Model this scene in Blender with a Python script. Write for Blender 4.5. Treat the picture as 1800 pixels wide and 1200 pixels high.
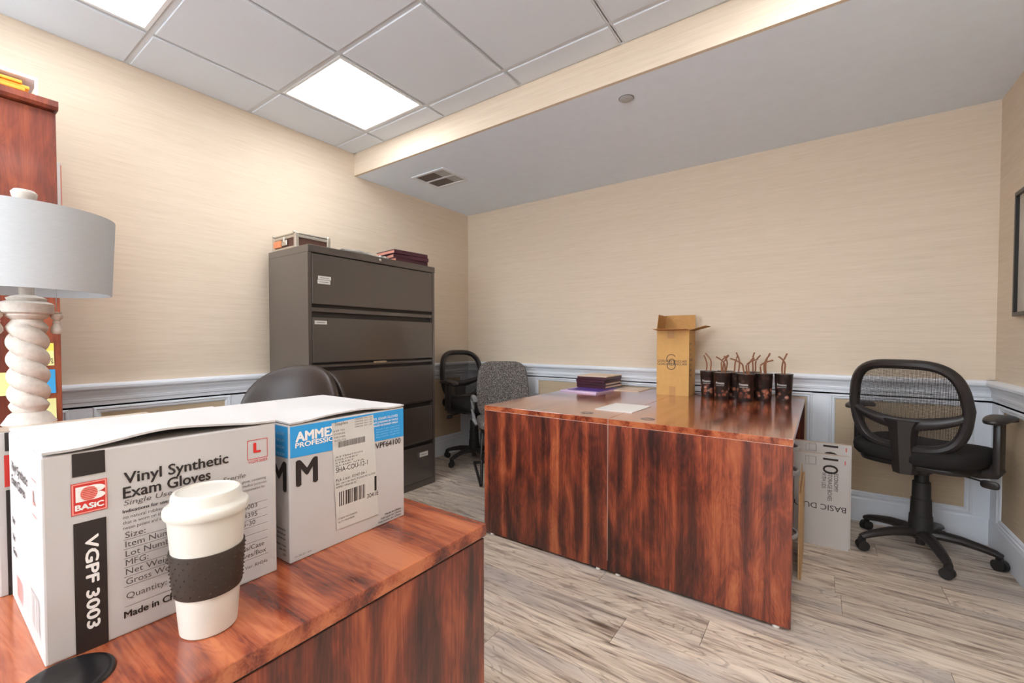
import bpy, bmesh, math, random
from mathutils import Vector, Matrix
random.seed(7)
for o in list(bpy.data.objects): bpy.data.objects.remove(o)
S = bpy.context.scene
COL = S.collection
PI = math.pi

# ------------------------------------------------------------------ camera
cam = bpy.data.cameras.new('camera'); cam_o = bpy.data.objects.new('camera', cam); COL.objects.link(cam_o)
cam.sensor_fit = 'HORIZONTAL'; cam.sensor_width = 36.0
cam.lens = 36.0 * 765.2156 / 1800.0
cam.shift_y = 15.08 / 1800.0
cam.clip_start = 0.02
cam_o.location = (3.0435, -3.4844, 1.1348)
cam_o.rotation_euler = (PI/2 - 0.0227, 0, 0.6176)
S.camera = cam_o
# ------------------------------------------------------------------ world, exposure
w = bpy.data.worlds.new('world'); S.world = w; w.use_nodes = True
w.node_tree.nodes['Background'].inputs[0].default_value = (0.84, 0.92, 1, 1)
w.node_tree.nodes['Background'].inputs[1].default_value = 12.5      # overcast daylight, let in as fill by the added rear window
S.view_settings.view_transform = 'Standard'; S.view_settings.look = 'None'
S.view_settings.gamma = 1.0; S.view_settings.use_curve_mapping = False
S.view_settings.exposure = 0.12
LAMP = 12.8          # radiance of the troffer lenses

# ------------------------------------------------------------------ materials
def srgb(r, g, b):
    f = lambda c: (c/255/12.92) if c/255 <= .04045 else ((c/255+.055)/1.055)**2.4
    return (f(r), f(g), f(b), 1)
class NT:
    def __init__(s, name):
        s.m = bpy.data.materials.new(name); s.m.use_nodes = True; s.t = s.m.node_tree; s.n = s.t.nodes; s.l = s.t.links
        s.b = s.n['Principled BSDF']; s.out = s.n['Material Output']
    def add(s, kind, **kw):
        n = s.n.new(kind)
        for k, v in kw.items():
            if k.startswith('i_'):
                n.inputs[k[2:].replace('_', ' ')].default_value = v
            else: setattr(n, k, v)
        return n
    def link(s, a, b): s.l.new(a, b)
    def coord(s, scale, rand=False, kind='Object', rot=None):
        tc = s.add('ShaderNodeTexCoord'); mp = s.add('ShaderNodeMapping'); mp.inputs['Scale'].default_value = scale
        if rot: mp.inputs['Rotation'].default_value = rot
        src = tc.outputs[kind]
        if rand:
            oi = s.add('ShaderNodeObjectInfo'); mu = s.add('ShaderNodeMath', operation='MULTIPLY'); mu.inputs[1].default_value = 53.0
            s.link(oi.outputs['Random'], mu.inputs[0])
            va = s.add('ShaderNodeVectorMath', operation='ADD'); s.link(src, va.inputs[0]); s.link(mu.outputs[0], va.inputs[1]); src = va.outputs[0]
        s.link(src, mp.inputs['Vector']); return mp.outputs[0]
    def noise(s, vec, scale=1.0, detail=4, rough=.55, dist=0.0):
        n = s.add('ShaderNodeTexNoise'); s.link(vec, n.inputs['Vector'])
        n.inputs['Scale'].default_value = scale; n.inputs['Detail'].default_value = detail
        n.inputs['Roughness'].default_value = rough; n.inputs['Distortion'].default_value = dist
        return n.outputs['Fac']
    def ramp(s, fac, stops):
        r = s.add('ShaderNodeValToRGB'); cr = r.color_ramp
        while len(cr.elements) < len(stops): cr.elements.new(.5)
        for e, (p, c) in zip(cr.elements, stops): e.position = p; e.color = c
        s.link(fac, r.inputs['Fac']); return r.outputs['Color']
    def math(s, op, a, b):
        n = s.add('ShaderNodeMath', operation=op)
        for i, v in enumerate((a, b)):
            if isinstance(v, (int, float)): n.inputs[i].default_value = v
            else: s.link(v, n.inputs[i])
        return n.outputs[0]
    def mix(s, fac, a, b, mode='MIX'):
        n = s.add('ShaderNodeMix', data_type='RGBA', blend_type=mode)
        for sock, v in ((n.inputs[0], fac), (n.inputs[6], a), (n.inputs[7], b)):
            if isinstance(v, (int, float, tuple)): sock.default_value = v
            else: s.link(v, sock)
        return n.outputs[2]
    def bump(s, fac, strength=.2, dist=.002):
        n = s.add('ShaderNodeBump'); n.inputs['Strength'].default_value = strength; n.inputs['Distance'].default_value = dist
        s.link(fac, n.inputs['Height']); s.link(n.outputs[0], s.b.inputs['Normal'])
    def set(s, color=None, rough=.5, metal=0, coat=0, spec=None, sheen=0):
        if color is not None:
            if isinstance(color, tuple): s.b.inputs['Base Color'].default_value = color
            else: s.link(color, s.b.inputs['Base Color'])
        s.b.inputs['Roughness'].default_value = rough; s.b.inputs['Metallic'].default_value = metal
        s.b.inputs['Coat Weight'].default_value = coat; s.b.inputs['Coat Roughness'].default_value = .12
        if spec is not None: s.b.inputs['Specular IOR Level'].default_value = spec
        if sheen: s.b.inputs['Sheen Weight'].default_value = sheen
        return s.m
M = {}
def plain(name, col, rough=.5, metal=0, grain=0.0, gscale=400, coat=0, spec=None, bump=0.0):
    t = NT(name)
    if grain or bump:
        nz = t.noise(t.coord((1, 1, 1)), gscale, 3)
    if grain:
        d = tuple(c*(1-grain) for c in col[:3])+(1,); l = tuple(min(1, c*(1+grain)) for c in col[:3])+(1,)
        M[name] = t.set(t.ramp(nz, [(.3, d), (.7, l)]), rough, metal, coat, spec)
    else: M[name] = t.set(col, rough, metal, coat, spec)
    if bump: t.bump(nz, bump, .0006)
    return M[name]
def wallpaper(name, c0, c1, c2):
    t = NT(name)
    fine = t.noise(t.coord((7, 7, 330)), 1.0, 5, .6, .2)
    broad = t.noise(t.coord((1.0, 1.0, 60)), 1.0, 3, .5)
    f = t.math('ADD', t.math('MULTIPLY', fine, .7), t.math('MULTIPLY', broad, .3))
    M[name] = t.set(t.ramp(f, [(.32, c0), (.5, c1), (.68, c2)]), .75, spec=.2)
    t.bump(fine, .06, .0008)
wallpaper('wallpaper', srgb(209, 190, 167), srgb(218, 200, 178), srgb(225, 208, 188))
wallpaper('panel_tan', srgb(186, 164, 136), srgb(196, 174, 146), srgb(204, 183, 156))
plain('trim_white', srgb(226, 229, 235), .38, grain=.01, gscale=40)
plain('soffit_paint', srgb(230, 239, 250), .85, grain=.015, gscale=14, bump=.08)
plain('tile_white', srgb(216, 221, 227), .9, grain=.02, gscale=260, bump=.25)
plain('grid_white', srgb(208, 211, 214), .55)
plain('slab', srgb(120, 110, 100), .9)
plain('lens_frame', srgb(225, 226, 226), .5)
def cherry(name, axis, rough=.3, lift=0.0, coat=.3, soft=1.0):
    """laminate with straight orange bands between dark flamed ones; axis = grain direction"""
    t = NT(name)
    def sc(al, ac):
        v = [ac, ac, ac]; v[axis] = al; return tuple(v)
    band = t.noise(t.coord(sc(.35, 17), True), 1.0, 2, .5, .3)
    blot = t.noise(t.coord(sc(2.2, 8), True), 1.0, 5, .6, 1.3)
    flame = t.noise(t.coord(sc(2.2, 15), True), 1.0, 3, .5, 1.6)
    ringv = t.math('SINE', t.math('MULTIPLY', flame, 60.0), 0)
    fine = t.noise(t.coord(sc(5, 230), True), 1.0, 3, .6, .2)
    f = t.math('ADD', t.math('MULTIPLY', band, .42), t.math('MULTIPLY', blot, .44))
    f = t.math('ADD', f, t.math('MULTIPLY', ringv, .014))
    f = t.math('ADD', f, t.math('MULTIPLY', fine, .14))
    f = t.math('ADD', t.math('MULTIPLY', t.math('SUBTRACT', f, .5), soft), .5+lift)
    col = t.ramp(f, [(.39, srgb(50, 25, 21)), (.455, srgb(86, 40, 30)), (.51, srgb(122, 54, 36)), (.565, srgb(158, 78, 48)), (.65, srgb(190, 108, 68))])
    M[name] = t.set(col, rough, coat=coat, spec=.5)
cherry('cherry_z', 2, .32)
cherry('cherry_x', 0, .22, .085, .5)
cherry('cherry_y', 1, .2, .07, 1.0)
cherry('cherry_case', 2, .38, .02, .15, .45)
plain('edge_light', srgb(196, 150, 132), .4)
plain('seam_dark', srgb(30, 14, 11), .6)
# floor planks
t = NT('plank')
g1 = t.noise(t.coord((1.7, 11, 1), True), 1.0, 5, .6, 2.6)
g4 = t.noise(t.coord((1.0, 7.5, 1), True), 1.0, 2, .45, 1.4)
rings = t.ramp(t.math('SINE', t.math('MULTIPLY', g4, 95.0), 0), [(.78, (0, 0, 0, 1)), (.99, (.42, .42, .42, 1))])
kn = t.add('ShaderNodeTexVoronoi'); t.link(t.coord((1.5, 8, 1), True), kn.inputs['Vector']); kn.inputs['Scale'].default_value = 1.0
knot = t.ramp(kn.outputs['Distance'], [(.03, (.8, .8, .8, 1)), (.10, (0, 0, 0, 1))])
g2 = t.noise(t.coord((3.5, 62, 1), True), 1.0, 5, .65, .5)
g3 = t.noise(t.coord((.8, 4.5, 1), True), 1.0, 3, .5, .8)
f = t.math('ADD', t.math('MULTIPLY', g1, .55), t.math('MULTIPLY', g2, .45))
c = t.ramp(f, [(.36, srgb(98, 82, 72)), (.425, srgb(162, 142, 126)), (.475, srgb(196, 177, 158)), (.54, srgb(216, 199, 180)), (.66, srgb(228, 213, 195))])
c = t.mix(t.ramp(g3, [(.45, (0, 0, 0, 1)), (.68, (.75, .75, .75, 1))]), c, srgb(182, 171, 164))
c = t.mix(rings, c, srgb(118, 98, 84))
c = t.mix(knot, c, srgb(88, 68, 54))
oi = t.add('ShaderNodeObjectInfo')
hs = t.add('ShaderNodeHueSaturation'); t.link(c, hs.inputs['Color'])
t.link(t.math('ADD', t.math('MULTIPLY', oi.outputs['Random'], .2), .92), hs.inputs['Value'])
M['plank'] = t.set(hs.outputs[0], .42, spec=.35); t.bump(g2, .12, .0008)
# metal cabinet etc.
plain('cabinet_metal', srgb(64, 55, 50), .3, .0, grain=.03, gscale=900, spec=1.0, coat=.8)
plain('cabinet_dark', srgb(40, 34, 31), .5)
plain('chrome', srgb(205, 205, 205), .22, 1.0)
plain('aluminium', srgb(205, 198, 186), .38, .85, grain=.05, gscale=60)
plain('black_plastic', srgb(42, 37, 36), .38, spec=.5, bump=.05)
plain('black_plastic_matt', srgb(34, 31, 30), .6)
plain('black_fabric', srgb(33, 29, 28), .85, grain=.25, gscale=700, spec=.25)
plain('leather_brown', srgb(56, 44, 38), .42, grain=.12, gscale=120, spec=.5, bump=.15)
plain('grey_plastic', srgb(134, 132, 132), .45)
t = NT('grey_fabric'); nz = t.noise(t.coord((1, 1, 1)), 240, 2, .6)
M['grey_fabric'] = t.set(t.ramp(nz, [(.38, srgb(42, 38, 36)), (.5, srgb(86, 80, 77)), (.62, srgb(168, 160, 154))]), .9, spec=.2); t.bump(nz, .3, .001)
# open mesh cloth: fine holes between dark threads
t = NT('chair_mesh')
vec = t.coord((880, 880, 880), rot=(0, PI/4, 0)); sp = t.add('ShaderNodeSeparateXYZ'); t.link(vec, sp.inputs[0])
sx = t.math('SINE', sp.outputs[0], 0); sz = t.math('SINE', sp.outputs[2], 0)
hole = t.math('GREATER_THAN', t.math('MULTIPLY', sx, sz), .04)
tr = t.add('ShaderNodeBsdfTransparent'); mx = t.add('ShaderNodeMixShader')
t.set(srgb(38, 33, 31), .8)
t.link(hole, mx.inputs[0]); t.link(t.b.outputs[0], mx.inputs[1]); t.link(tr.outputs[0], mx.inputs[2]); t.link(mx.outputs[0], t.out.inputs[0])
M['chair_mesh'] = t.m
plain('carton_white', srgb(196, 190, 187), .55, grain=.02, gscale=9)
plain('carton_edge', srgb(198, 160, 116), .8, grain=.08, gscale=90)
plain('kraft', srgb(205, 158, 92), .7, grain=.04, gscale=30)
plain('kraft_inside', srgb(188, 138, 80), .8, grain=.06, gscale=40)
plain('tape_clear', srgb(196, 178, 158), .15, spec=.6)
plain('tape_kraft', srgb(188, 140, 82), .5, spec=.4)
plain('ink_black', srgb(38, 28, 25), .5)
plain('ink_grey', srgb(92, 84, 82), .6)
plain('ink_light', srgb(205, 196, 190), .6)
plain('ink_red', srgb(212, 50, 42), .5)
plain('ink_pink', srgb(238, 150, 138), .5)
plain('ink_white', srgb(240, 236, 232), .5)
plain('ink_blue', srgb(44, 152, 216), .42)
plain('ink_brown', srgb(104, 62, 24), .6)
plain('ink_sky', srgb(150, 205, 236), .5)
plain('label_paper', srgb(206, 202, 195), .45)
plain('cup_cream', srgb(213, 205, 193), .32, spec=.5)
plain('cup_sleeve', srgb(58, 47, 40), .5, spec=.4)
plain('rubber_black', srgb(24, 22, 23), .22, spec=.6)
plain('grommet_grey', srgb(84, 78, 74), .35)
plain('paper_white', srgb(226, 220, 214), .7)
plain('paper_beige', srgb(226, 203, 182), .75)
plain('purple_cover', srgb(92, 62, 150), .35, spec=.5)
plain('lilac_paper', srgb(216, 192, 220), .6)
plain('maroon_cover', srgb(70, 31, 42), .4, grain=.06, gscale=60)
plain('pink_board', srgb(206, 140, 122), .7)
plain('straw_brown', srgb(138, 86, 54), .55)
plain('cup_lid_grey', srgb(148, 138, 128), .25)
plain('lamp_wood', srgb(205, 195, 184), .75, grain=.1, gscale=70, bump=.3)
plain('orange_paper', srgb(236, 150, 30), .6)
plain('note_yellow', srgb(232, 222, 96), .7)
plain('note_pale', srgb(240, 232, 158), .7)
plain('note_blue', srgb(60, 160, 215), .7)
plain('glide', srgb(225, 220, 214), .4)
plain('dust_mesh', srgb(128, 116, 108), .9, grain=.3, gscale=500)
plain('detector_grey', srgb(176, 176, 176), .5)
plain('picture_black', srgb(24, 22, 21), .35)
plain('picture_art', srgb(190, 182, 168), .6, grain=.15, gscale=6)
plain('case_brown', srgb(84, 52, 40), .5)
plain('case_orange', srgb(226, 140, 96), .5)
plain('red_mark', srgb(214, 96, 78), .6)
t = NT('shade_cloth'); nz = t.noise(t.coord((60, 60, 900)), 1.0, 2)
t.set(t.ramp(nz, [(.3, srgb(184, 186, 187)), (.7, srgb(192, 194, 194))]), .85, spec=.2)
M['shade_cloth'] = t.m
t = NT('bag_clear'); t.set(srgb(225, 220, 212), .12, spec=.6); t.b.inputs['Transmission Weight'].default_value = .75; M['bag_clear'] = t.m
t = NT('fill_window_glass'); tr = t.add('ShaderNodeBsdfTransparent'); mx = t.add('ShaderNodeMixShader'); mx.inputs[0].default_value = .93
t.set(srgb(225, 232, 235), .03, spec=.6); t.link(t.b.outputs[0], mx.inputs[1]); t.link(tr.outputs[0], mx.inputs[2]); t.link(mx.outputs[0], t.out.inputs[0]); M['fill_window_glass'] = t.m
# printed cups: near-black board with warm photographic patches in the lower half
t = NT('cup_print')
tc = t.add('ShaderNodeTexCoord'); sp = t.add('ShaderNodeSeparateXYZ'); t.link(tc.outputs['Object'], sp.inputs[0])
band = t.ramp(sp.outputs[2], [(.012, (0, 0, 0, 1)), (.03, (1, 1, 1, 1)), (.07, (1, 1, 1, 1)), (.09, (.08, .08, .08, 1))])
vo = t.add('ShaderNodeTexVoronoi'); t.link(t.coord((34, 34, 34), True), vo.inputs['Vector']); vo.inputs['Scale'].default_value = 1.0
blob = t.ramp(vo.outputs['Distance'], [(.28, (1, 1, 1, 1)), (.52, (0, 0, 0, 1))])
pc = t.ramp(t.noise(t.coord((22, 22, 22), True), 1.0, 3), [(.35, srgb(92, 50, 40)), (.5, srgb(176, 104, 78)), (.62, srgb(214, 170, 150)), (.75, srgb(110, 92, 90))])
t.set(t.mix(t.mix(1.0, band, blob, 'MULTIPLY'), srgb(40, 30, 27), pc), .32, spec=.5)
M['cup_print'] = t.m
def emit(name, col, strength):
    t = NT(name); t.b.inputs['Base Color'].default_value = (.8, .8, .8, 1)
    t.b.inputs['Emission Color'].default_value = col; t.b.inputs['Emission Strength'].default_value = strength; M[name] = t.m
emit('lens_main', (.90, .955, 1, 1), LAMP)
emit('lens_side', (.90, .955, 1, 1), LAMP*.82)

# ------------------------------------------------------------------ mesh building
_font_cache = {}
def text_geo(s):
    key = s
    if key not in _font_cache:
        cu = bpy.data.curves.new('t', 'FONT'); cu.body = s; cu.size = 1.0; cu.resolution_u = 3
        ob = bpy.data.objects.new('t', cu); me = ob.to_mesh()
        vs = [v.co.copy() for v in me.vertices]; fs = [tuple(p.vertices) for p in me.polygons]
        ob.to_mesh_clear(); bpy.data.objects.remove(ob); bpy.data.curves.remove(cu)
        _font_cache[key] = (vs, fs)
    return _font_cache[key]
class MB:
    def __init__(s): s.bm = bmesh.new()
    def faces(s, vs, fs):
        v = [s.bm.verts.new(p) for p in vs]; out = []
        for f in fs:
            try: out.append(s.bm.faces.new([v[i] for i in f]))
            except ValueError: pass
        return v
    def box(s, x0, x1, y0, y1, z0, z1, bev=0, seg=2, mat=None):
        vs = [(x, y, z) for z in (z0, z1) for y in (y0, y1) for x in (x0, x1)]
        if mat is not None: vs = [mat @ Vector(p) for p in vs]
        v = s.faces(vs, [(0, 2, 3, 1), (4, 5, 7, 6), (0, 1, 5, 4), (2, 6, 7, 3), (0, 4, 6, 2), (1, 3, 7, 5)])
        if bev:
            es = set(e for q in v for e in q.link_edges)
            bmesh.ops.bevel(s.bm, geom=list(es), offset=bev, segments=seg, affect='EDGES', profile=.5)
        return s
    def prism(s, pts, axis, a, b):
        # pts: 2D polygon in the two other axes (order x,y,z without axis)
        def mk(p, t):
            l = [p[0], p[1]]; l.insert(axis, t); return tuple(l)
        n = len(pts); vs = [mk(p, a) for p in pts]+[mk(p, b) for p in pts]
        fs = [tuple(range(n))[::-1], tuple(range(n, 2*n))]+[(i, (i+1) % n, n+(i+1) % n, n+i) for i in range(n)]
        s.faces(vs, fs); return s
    def lathe(s, prof, n=32, c=(0, 0), mod=None):
        vs = []; fs = []
        for r, z in prof:
            for i in range(n):
                a = 2*PI*i/n; rr = r if mod is None else mod(r, a, z)
                vs.append((c[0]+rr*math.cos(a), c[1]+rr*math.sin(a), z))
        for k in range(len(prof)-1):
            for i in range(n):
                j = (i+1) % n; fs.append((k*n+i, k*n+j, (k+1)*n+j, (k+1)*n+i))
        if prof[0][0] > 1e-5: fs.append(tuple(range(n))[::-1])
        if prof[-1][0] > 1e-5: fs.append(tuple(range((len(prof)-1)*n, len(prof)*n)))
        s.faces(vs, fs); return s
    def tube(s, pts, r, n=8, closed=False, ry=None, up=(0, 0, 1)):
        pts = [Vector(p) for p in pts]; N = len(pts); vs = []; fs = []
        for i, p in enumerate(pts):
            a = pts[(i-1) % N] if (closed or i > 0) else p; b = pts[(i+1) % N] if (closed or i < N-1) else p
            t = (b-a).normalized(); u = Vector(up)
            if abs(t.dot(u)) > .95: u = Vector((1, 0, 0)) if abs(t.x) < .9 else Vector((0, 1, 0))
            x = t.cross(u).normalized(); y = x.cross(t).normalized()
            rr = r[i] if isinstance(r, (list, tuple)) else r
            r2 = rr if ry is None else (ry[i] if isinstance(ry, (list, tuple)) else ry)
            for k in range(n):
                q = 2*PI*k/n; vs.append(p+x*rr*math.cos(q)+y*r2*math.sin(q))
        for i in range(N if closed else N-1):
            j = (i+1) % N
            for k in range(n):
                l = (k+1) % n; fs.append((i*n+k, i*n+l, j*n+l, j*n+k))
        if not closed: fs += [tuple(range(n))[::-1], tuple(range((N-1)*n, N*n))]
        s.faces(vs, fs); return s
    def sell(s, c, r, e1=.4, e2=.4, nu=32, nv=16, mat=None, bend=None):
        sg = lambda v, e: math.copysign(abs(v)**e, v); vs = []; fs = []
        for j in range(nv+1):
            ph = -PI/2+PI*j/nv
            for i in range(nu):
                th = 2*PI*i/nu
                p = Vector((c[0]+r[0]*sg(math.cos(ph), e1)*sg(math.cos(th), e2), c[1]+r[1]*sg(math.cos(ph), e1)*sg(math.sin(th), e2), c[2]+r[2]*sg(math.sin(ph), e1)))
                if bend: p = bend(p)
                if mat is not None: p = mat @ p
                vs.append(p)
        for j in range(nv):
            for i in range(nu):
                k = (i+1) % nu; fs.append((j*nu+i, j*nu+k, (j+1)*nu+k, (j+1)*nu+i))
        s.faces(vs, fs); bmesh.ops.remove_doubles(s.bm, verts=s.bm.verts, dist=1e-6); return s
    def quad(s, *p): s.faces(p, [tuple(range(len(p)))]); return s
    def rect(s, o, R, U, w, h):      # flat rectangle from corner o along R (w) and U (h)
        o, R, U = Vector(o), Vector(R), Vector(U); return s.quad(o, o+R*w, o+R*w+U*h, o+U*h)
    def frame(s, o, R, U, w, h, t):
        o, R, U = Vector(o), Vector(R), Vector(U)
        s.rect(o, R, U, w, t); s.rect(o+U*(h-t), R, U, w, t); s.rect(o+U*t, R, U, t, h-2*t); s.rect(o+R*(w-t)+U*t, R, U, t, h-2*t); return s
    def text(s, body, o, R, U, cap, width=None, bold=0.0, align='L', slant=0.0, fn=None):
        vs, fs = text_geo(body)
        if not vs: return s
        x0 = min(v.x for v in vs); x1 = max(v.x for v in vs)
        ky = cap/.69; kx = (width/(x1-x0)) if width else ky
        o, R, U = (Vector(o), Vector(R), Vector(U)) if not fn else (None, None, None)
        sh = {'L': 0, 'C': -(x1-x0)*kx/2, 'R': -(x1-x0)*kx}[align]
        d = bold*kx
        nn = None if fn else R.cross(U)*.00006
        for q, (ex, ey) in enumerate(((0, 0),) if not bold else ((-d, 0), (d, 0), (0, d*.7), (0, -d*.7))):
            if fn: s.faces([fn(sh+(v.x-x0)*kx+ex, v.y*ky+ey) for v in vs], fs)
            else: s.faces([o+R*(sh+(v.x-x0)*kx+slant*v.y*ky+ex)+U*(v.y*ky+ey)+nn*q for v in vs], fs)
        return s
    def bars(s, o, R, U, w, h, seed, lo=.0006, hi=.0022):
        rnd = random.Random(seed); x = 0; o, R, U = Vector(o), Vector(R), Vector(U)
        while x < w:
            b = rnd.uniform(lo, hi); b = min(b, w-x); s.rect(o+R*x, R, U, b, h); x += b+rnd.uniform(lo, hi)
        return s
    def mesh(s, name, smooth=False, recalc=True):
        if recalc: bmesh.ops.recalc_face_normals(s.bm, faces=s.bm.faces)
        me = bpy.data.meshes.new(name); s.bm.to_mesh(me); s.bm.free()
        if smooth:
            for p in me.polygons: p.use_smooth = True
            me.set_sharp_from_angle(angle=math.radians(38))
        return me
    def build(s, name, mat, parent=None, smooth=False, loc=(0, 0, 0), rot=(0, 0, 0), recalc=True, label=None):
        me = s.mesh(name, smooth, recalc); me.materials.append(M[mat])
        return link(name, me, parent, loc, rot, label)
def link(name, me, parent=None, loc=(0, 0, 0), rot=(0, 0, 0), label=None):
    o = bpy.data.objects.new(name, me); COL.objects.link(o); o.location = loc; o.rotation_euler = rot
    if parent: o.parent = parent
    if label: o['label'] = label
    return o
def tag(o, label, cat, group=None):
    o['label'] = label; o['category'] = cat
    if group: o['group'] = group
    return o
def thing(name, label, cat, loc=(0, 0, 0), rz=0, group=None):
    o = bpy.data.objects.new(name, None); COL.objects.link(o); o.location = loc; o.rotation_euler = (0, 0, rz); o.empty_display_size = .1
    return tag(o, label, cat, group)
def struct(o): o['kind'] = 'structure'; return o
def copy_tree(o, parent=None):
    c = o.copy(); COL.objects.link(c); c.parent = parent
    for ch in list(o.children): copy_tree(ch, c)
    return c
X, Y, Z = Vector((1, 0, 0)), Vector((0, 1, 0)), Vector((0, 0, 1))

# ------------------------------------------------------------------ room shell
W, REAR, ZS, ZC, D = 3.826, -5.2, 2.439, 2.612, 1.365
floor = struct(MB().box(-.1, W+.1, REAR-.1, .1, -.15, -.006).build('floor', 'slab'))
PW, PL, GAP = .178, 1.22, .0012
full = MB().box(0, PL-GAP, 0, PW-GAP, -.006, 0, .0008, 1).mesh('plank'); full.materials.append(M['plank'])
y = 0.0; row = 0; offs = [.35, .95, .1, .7, 1.15, .5]
while y > REAR:
    y1 = max(y-PW, REAR); x = -(offs[row % 6]+(row*.13) % .3); 
    while x < W:
        a, b = max(x, 0), min(x+PL, W)
        if b-a > .02:
            if b-a > PL-.001 and y-y1 > PW-.001: link('plank', full, floor, (a, y1, 0))
            else: MB().box(0, b-a-GAP, 0, y-y1-GAP, -.006, 0, .0008, 1).build('plank', 'plank', floor, loc=(a, y1, 0))
        x += PL
    y = y1; row += 1
wl = struct(MB().box(-.1, 0, REAR-.1, .1, 0, 2.75).build('wall_left', 'wallpaper'))
wb = struct(MB().box(0, W, 0, .1, 0, 2.75).build('wall_back', 'wallpaper'))
wr = struct(MB().box(W, W+.1, REAR-.1, .1, 0, 2.75).build('wall_right', 'wallpaper'))
WX0, WX1, WZ0, WZ1 = .75, 3.05, 1.0, 2.3
wf = struct(MB().box(0, WX0, REAR-.1, REAR, 0, 2.75).box(WX1, W, REAR-.1, REAR, 0, 2.75).box(WX0, WX1, REAR-.1, REAR, 0, WZ0).box(WX0, WX1, REAR-.1, REAR, WZ1, 2.75).build('wall_rear', 'wallpaper'))
win = MB()  # unseen window added behind the camera to bring in fill daylight
for a in ((WX0-.06, WX0, WZ0-.06, WZ1+.06), (WX1, WX1+.06, WZ0-.06, WZ1+.06), (WX0, WX1, WZ1, WZ1+.06), (WX0, WX1, WZ0-.06, WZ0)): win.box(a[0], a[1], REAR, REAR+.018, a[2], a[3], .003, 1)
win = struct(win.build('fill_window_1', 'trim_white'))
b = MB()
for a in ((WX0, WX0+.04, WZ0, WZ1), (WX1-.04, WX1, WZ0, WZ1), (WX0+.04, WX1-.04, WZ0, WZ0+.04), (WX0+.04, WX1-.04, WZ1-.04, WZ1), ((WX0+WX1)/2-.025, (WX0+WX1)/2+.025, WZ0+.04, WZ1-.04)): b.box(a[0], a[1], REAR-.07, REAR-.03, a[2], a[3])
b.build('fill_window_frame', 'trim_white', win)
for xa, xb in ((WX0+.04, (WX0+WX1)/2-.025), ((WX0+WX1)/2+.025, WX1-.04)): MB().box(xa, xb, REAR-.052, REAR-.048, WZ0+.04, WZ1-.04).build('pane', 'fill_window_glass', win)
MB().box(WX0-.09, WX1+.09, REAR-.03, REAR+.05, WZ0-.025, WZ0, .004, 1).build('fill_window_sill', 'trim_white', win)
struct(MB().box(0, W, -D+.02, 0, ZS, ZS+.03).build('ceiling_soffit', 'soffit_paint'))
struct(MB().box(0, W, -D, -D+.02, ZS, ZC+.04).build('wall_soffit', 'wallpaper'))
# suspended ceiling: slab, tee bars, tiles
ceil = struct(MB().box(0, W, REAR, -D, ZC+.06, ZC+.1).build('ceiling', 'tile_white'))
G = .6096; gx = [0]+[.389+G*i for i in range(6)]+[W]; gy = [-D]+[-1.537-G*j for j in range(7)]; gy[-1] = REAR
LIGHTS = [(1, 1), (1, 3), (5, 1), (5, 3), (1, 5), (5, 5)]
for x in gx[1:-1]: MB().box(x-.012, x+.012, REAR, -D, ZC, ZC+.004).box(x-.002, x+.002, REAR, -D, ZC, ZC+.035).build('tee_bar', 'grid_white', ceil)
for yy in gy[1:-1]: MB().box(0, W, yy-.012, yy+.012, ZC-.0005, ZC+.0035).build('tee_bar', 'grid_white', ceil)
MB().box(0, .014, REAR, -D, ZC-.001, ZC+.003).build('wall_angle', 'grid_white', ceil)
MB().box(0, W, -D-.014, -D, ZC-.001, ZC+.003).build('wall_angle', 'grid_white', ceil)
for i in range(len(gx)-1):
    for j in range(len(gy)-1):
        if (i, j) in LIGHTS: continue
        x0, x1, y0, y1 = gx[i], gx[i+1], gy[j+1], gy[j]
        e = .013
        MB().box(x0+e, x1-e, y0+e, y1-e, ZC-.006, ZC+.012, .003, 1).build('ceiling_tile', 'tile_white', ceil)
LAB = ['square recessed ceiling light nearest the soffit, above the filing cabinet', 'square recessed ceiling light cut off by the top left edge of the photo',
       'square recessed ceiling light above the right side near the soffit', 'square recessed ceiling light overhead, right of the camera',
       'square recessed ceiling light behind the camera on the left', 'square recessed ceiling light behind the camera on the right']
for (i, j), lab in zip(LIGHTS, LAB):
    x0, y0 = gx[i], gy[j+1]; w_ = gx[i+1]-x0; h_ = gy[j]-y0
    t = thing('ceiling_light', lab, 'ceiling light', (x0, y0, ZC), group='square ceiling lights in the tile grid')
    f = MB(); e = .014
    f.box(e, w_-e, e, .03, -.004, .02).box(e, w_-e, h_-.03, h_-e, -.004, .02).box(e, .03, .03, h_-.03, -.004, .02).box(w_-.03, w_-e, .03, h_-.03, -.004, .02)
    f.build('light_frame', 'lens_frame', t)
    ym = h_-.03-.225
    MB().box(.03, w_-.03, .03, ym, .002, .012).build('lens', 'lens_main', t)
    pr = [(ym+.004, .004)]+[(ym+.004+.221*k/8, .004+.008*math.sin(PI*k/8)) for k in range(1, 8)]+[(h_-.03, .004), (h_-.03, .02), (ym+.004, .02)]
    MB().prism(pr, 0, .03, w_-.03).build('lens', 'lens_side', t)
    MB().box(.03, w_-.03, ym-.001, ym+.005, -.002, .012).build('lens_divider', 'lens_frame', t)
    MB().box(.03, w_-.03, .03, h_-.03, .02, .03).build('housing', 'lens_frame', t)
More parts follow.
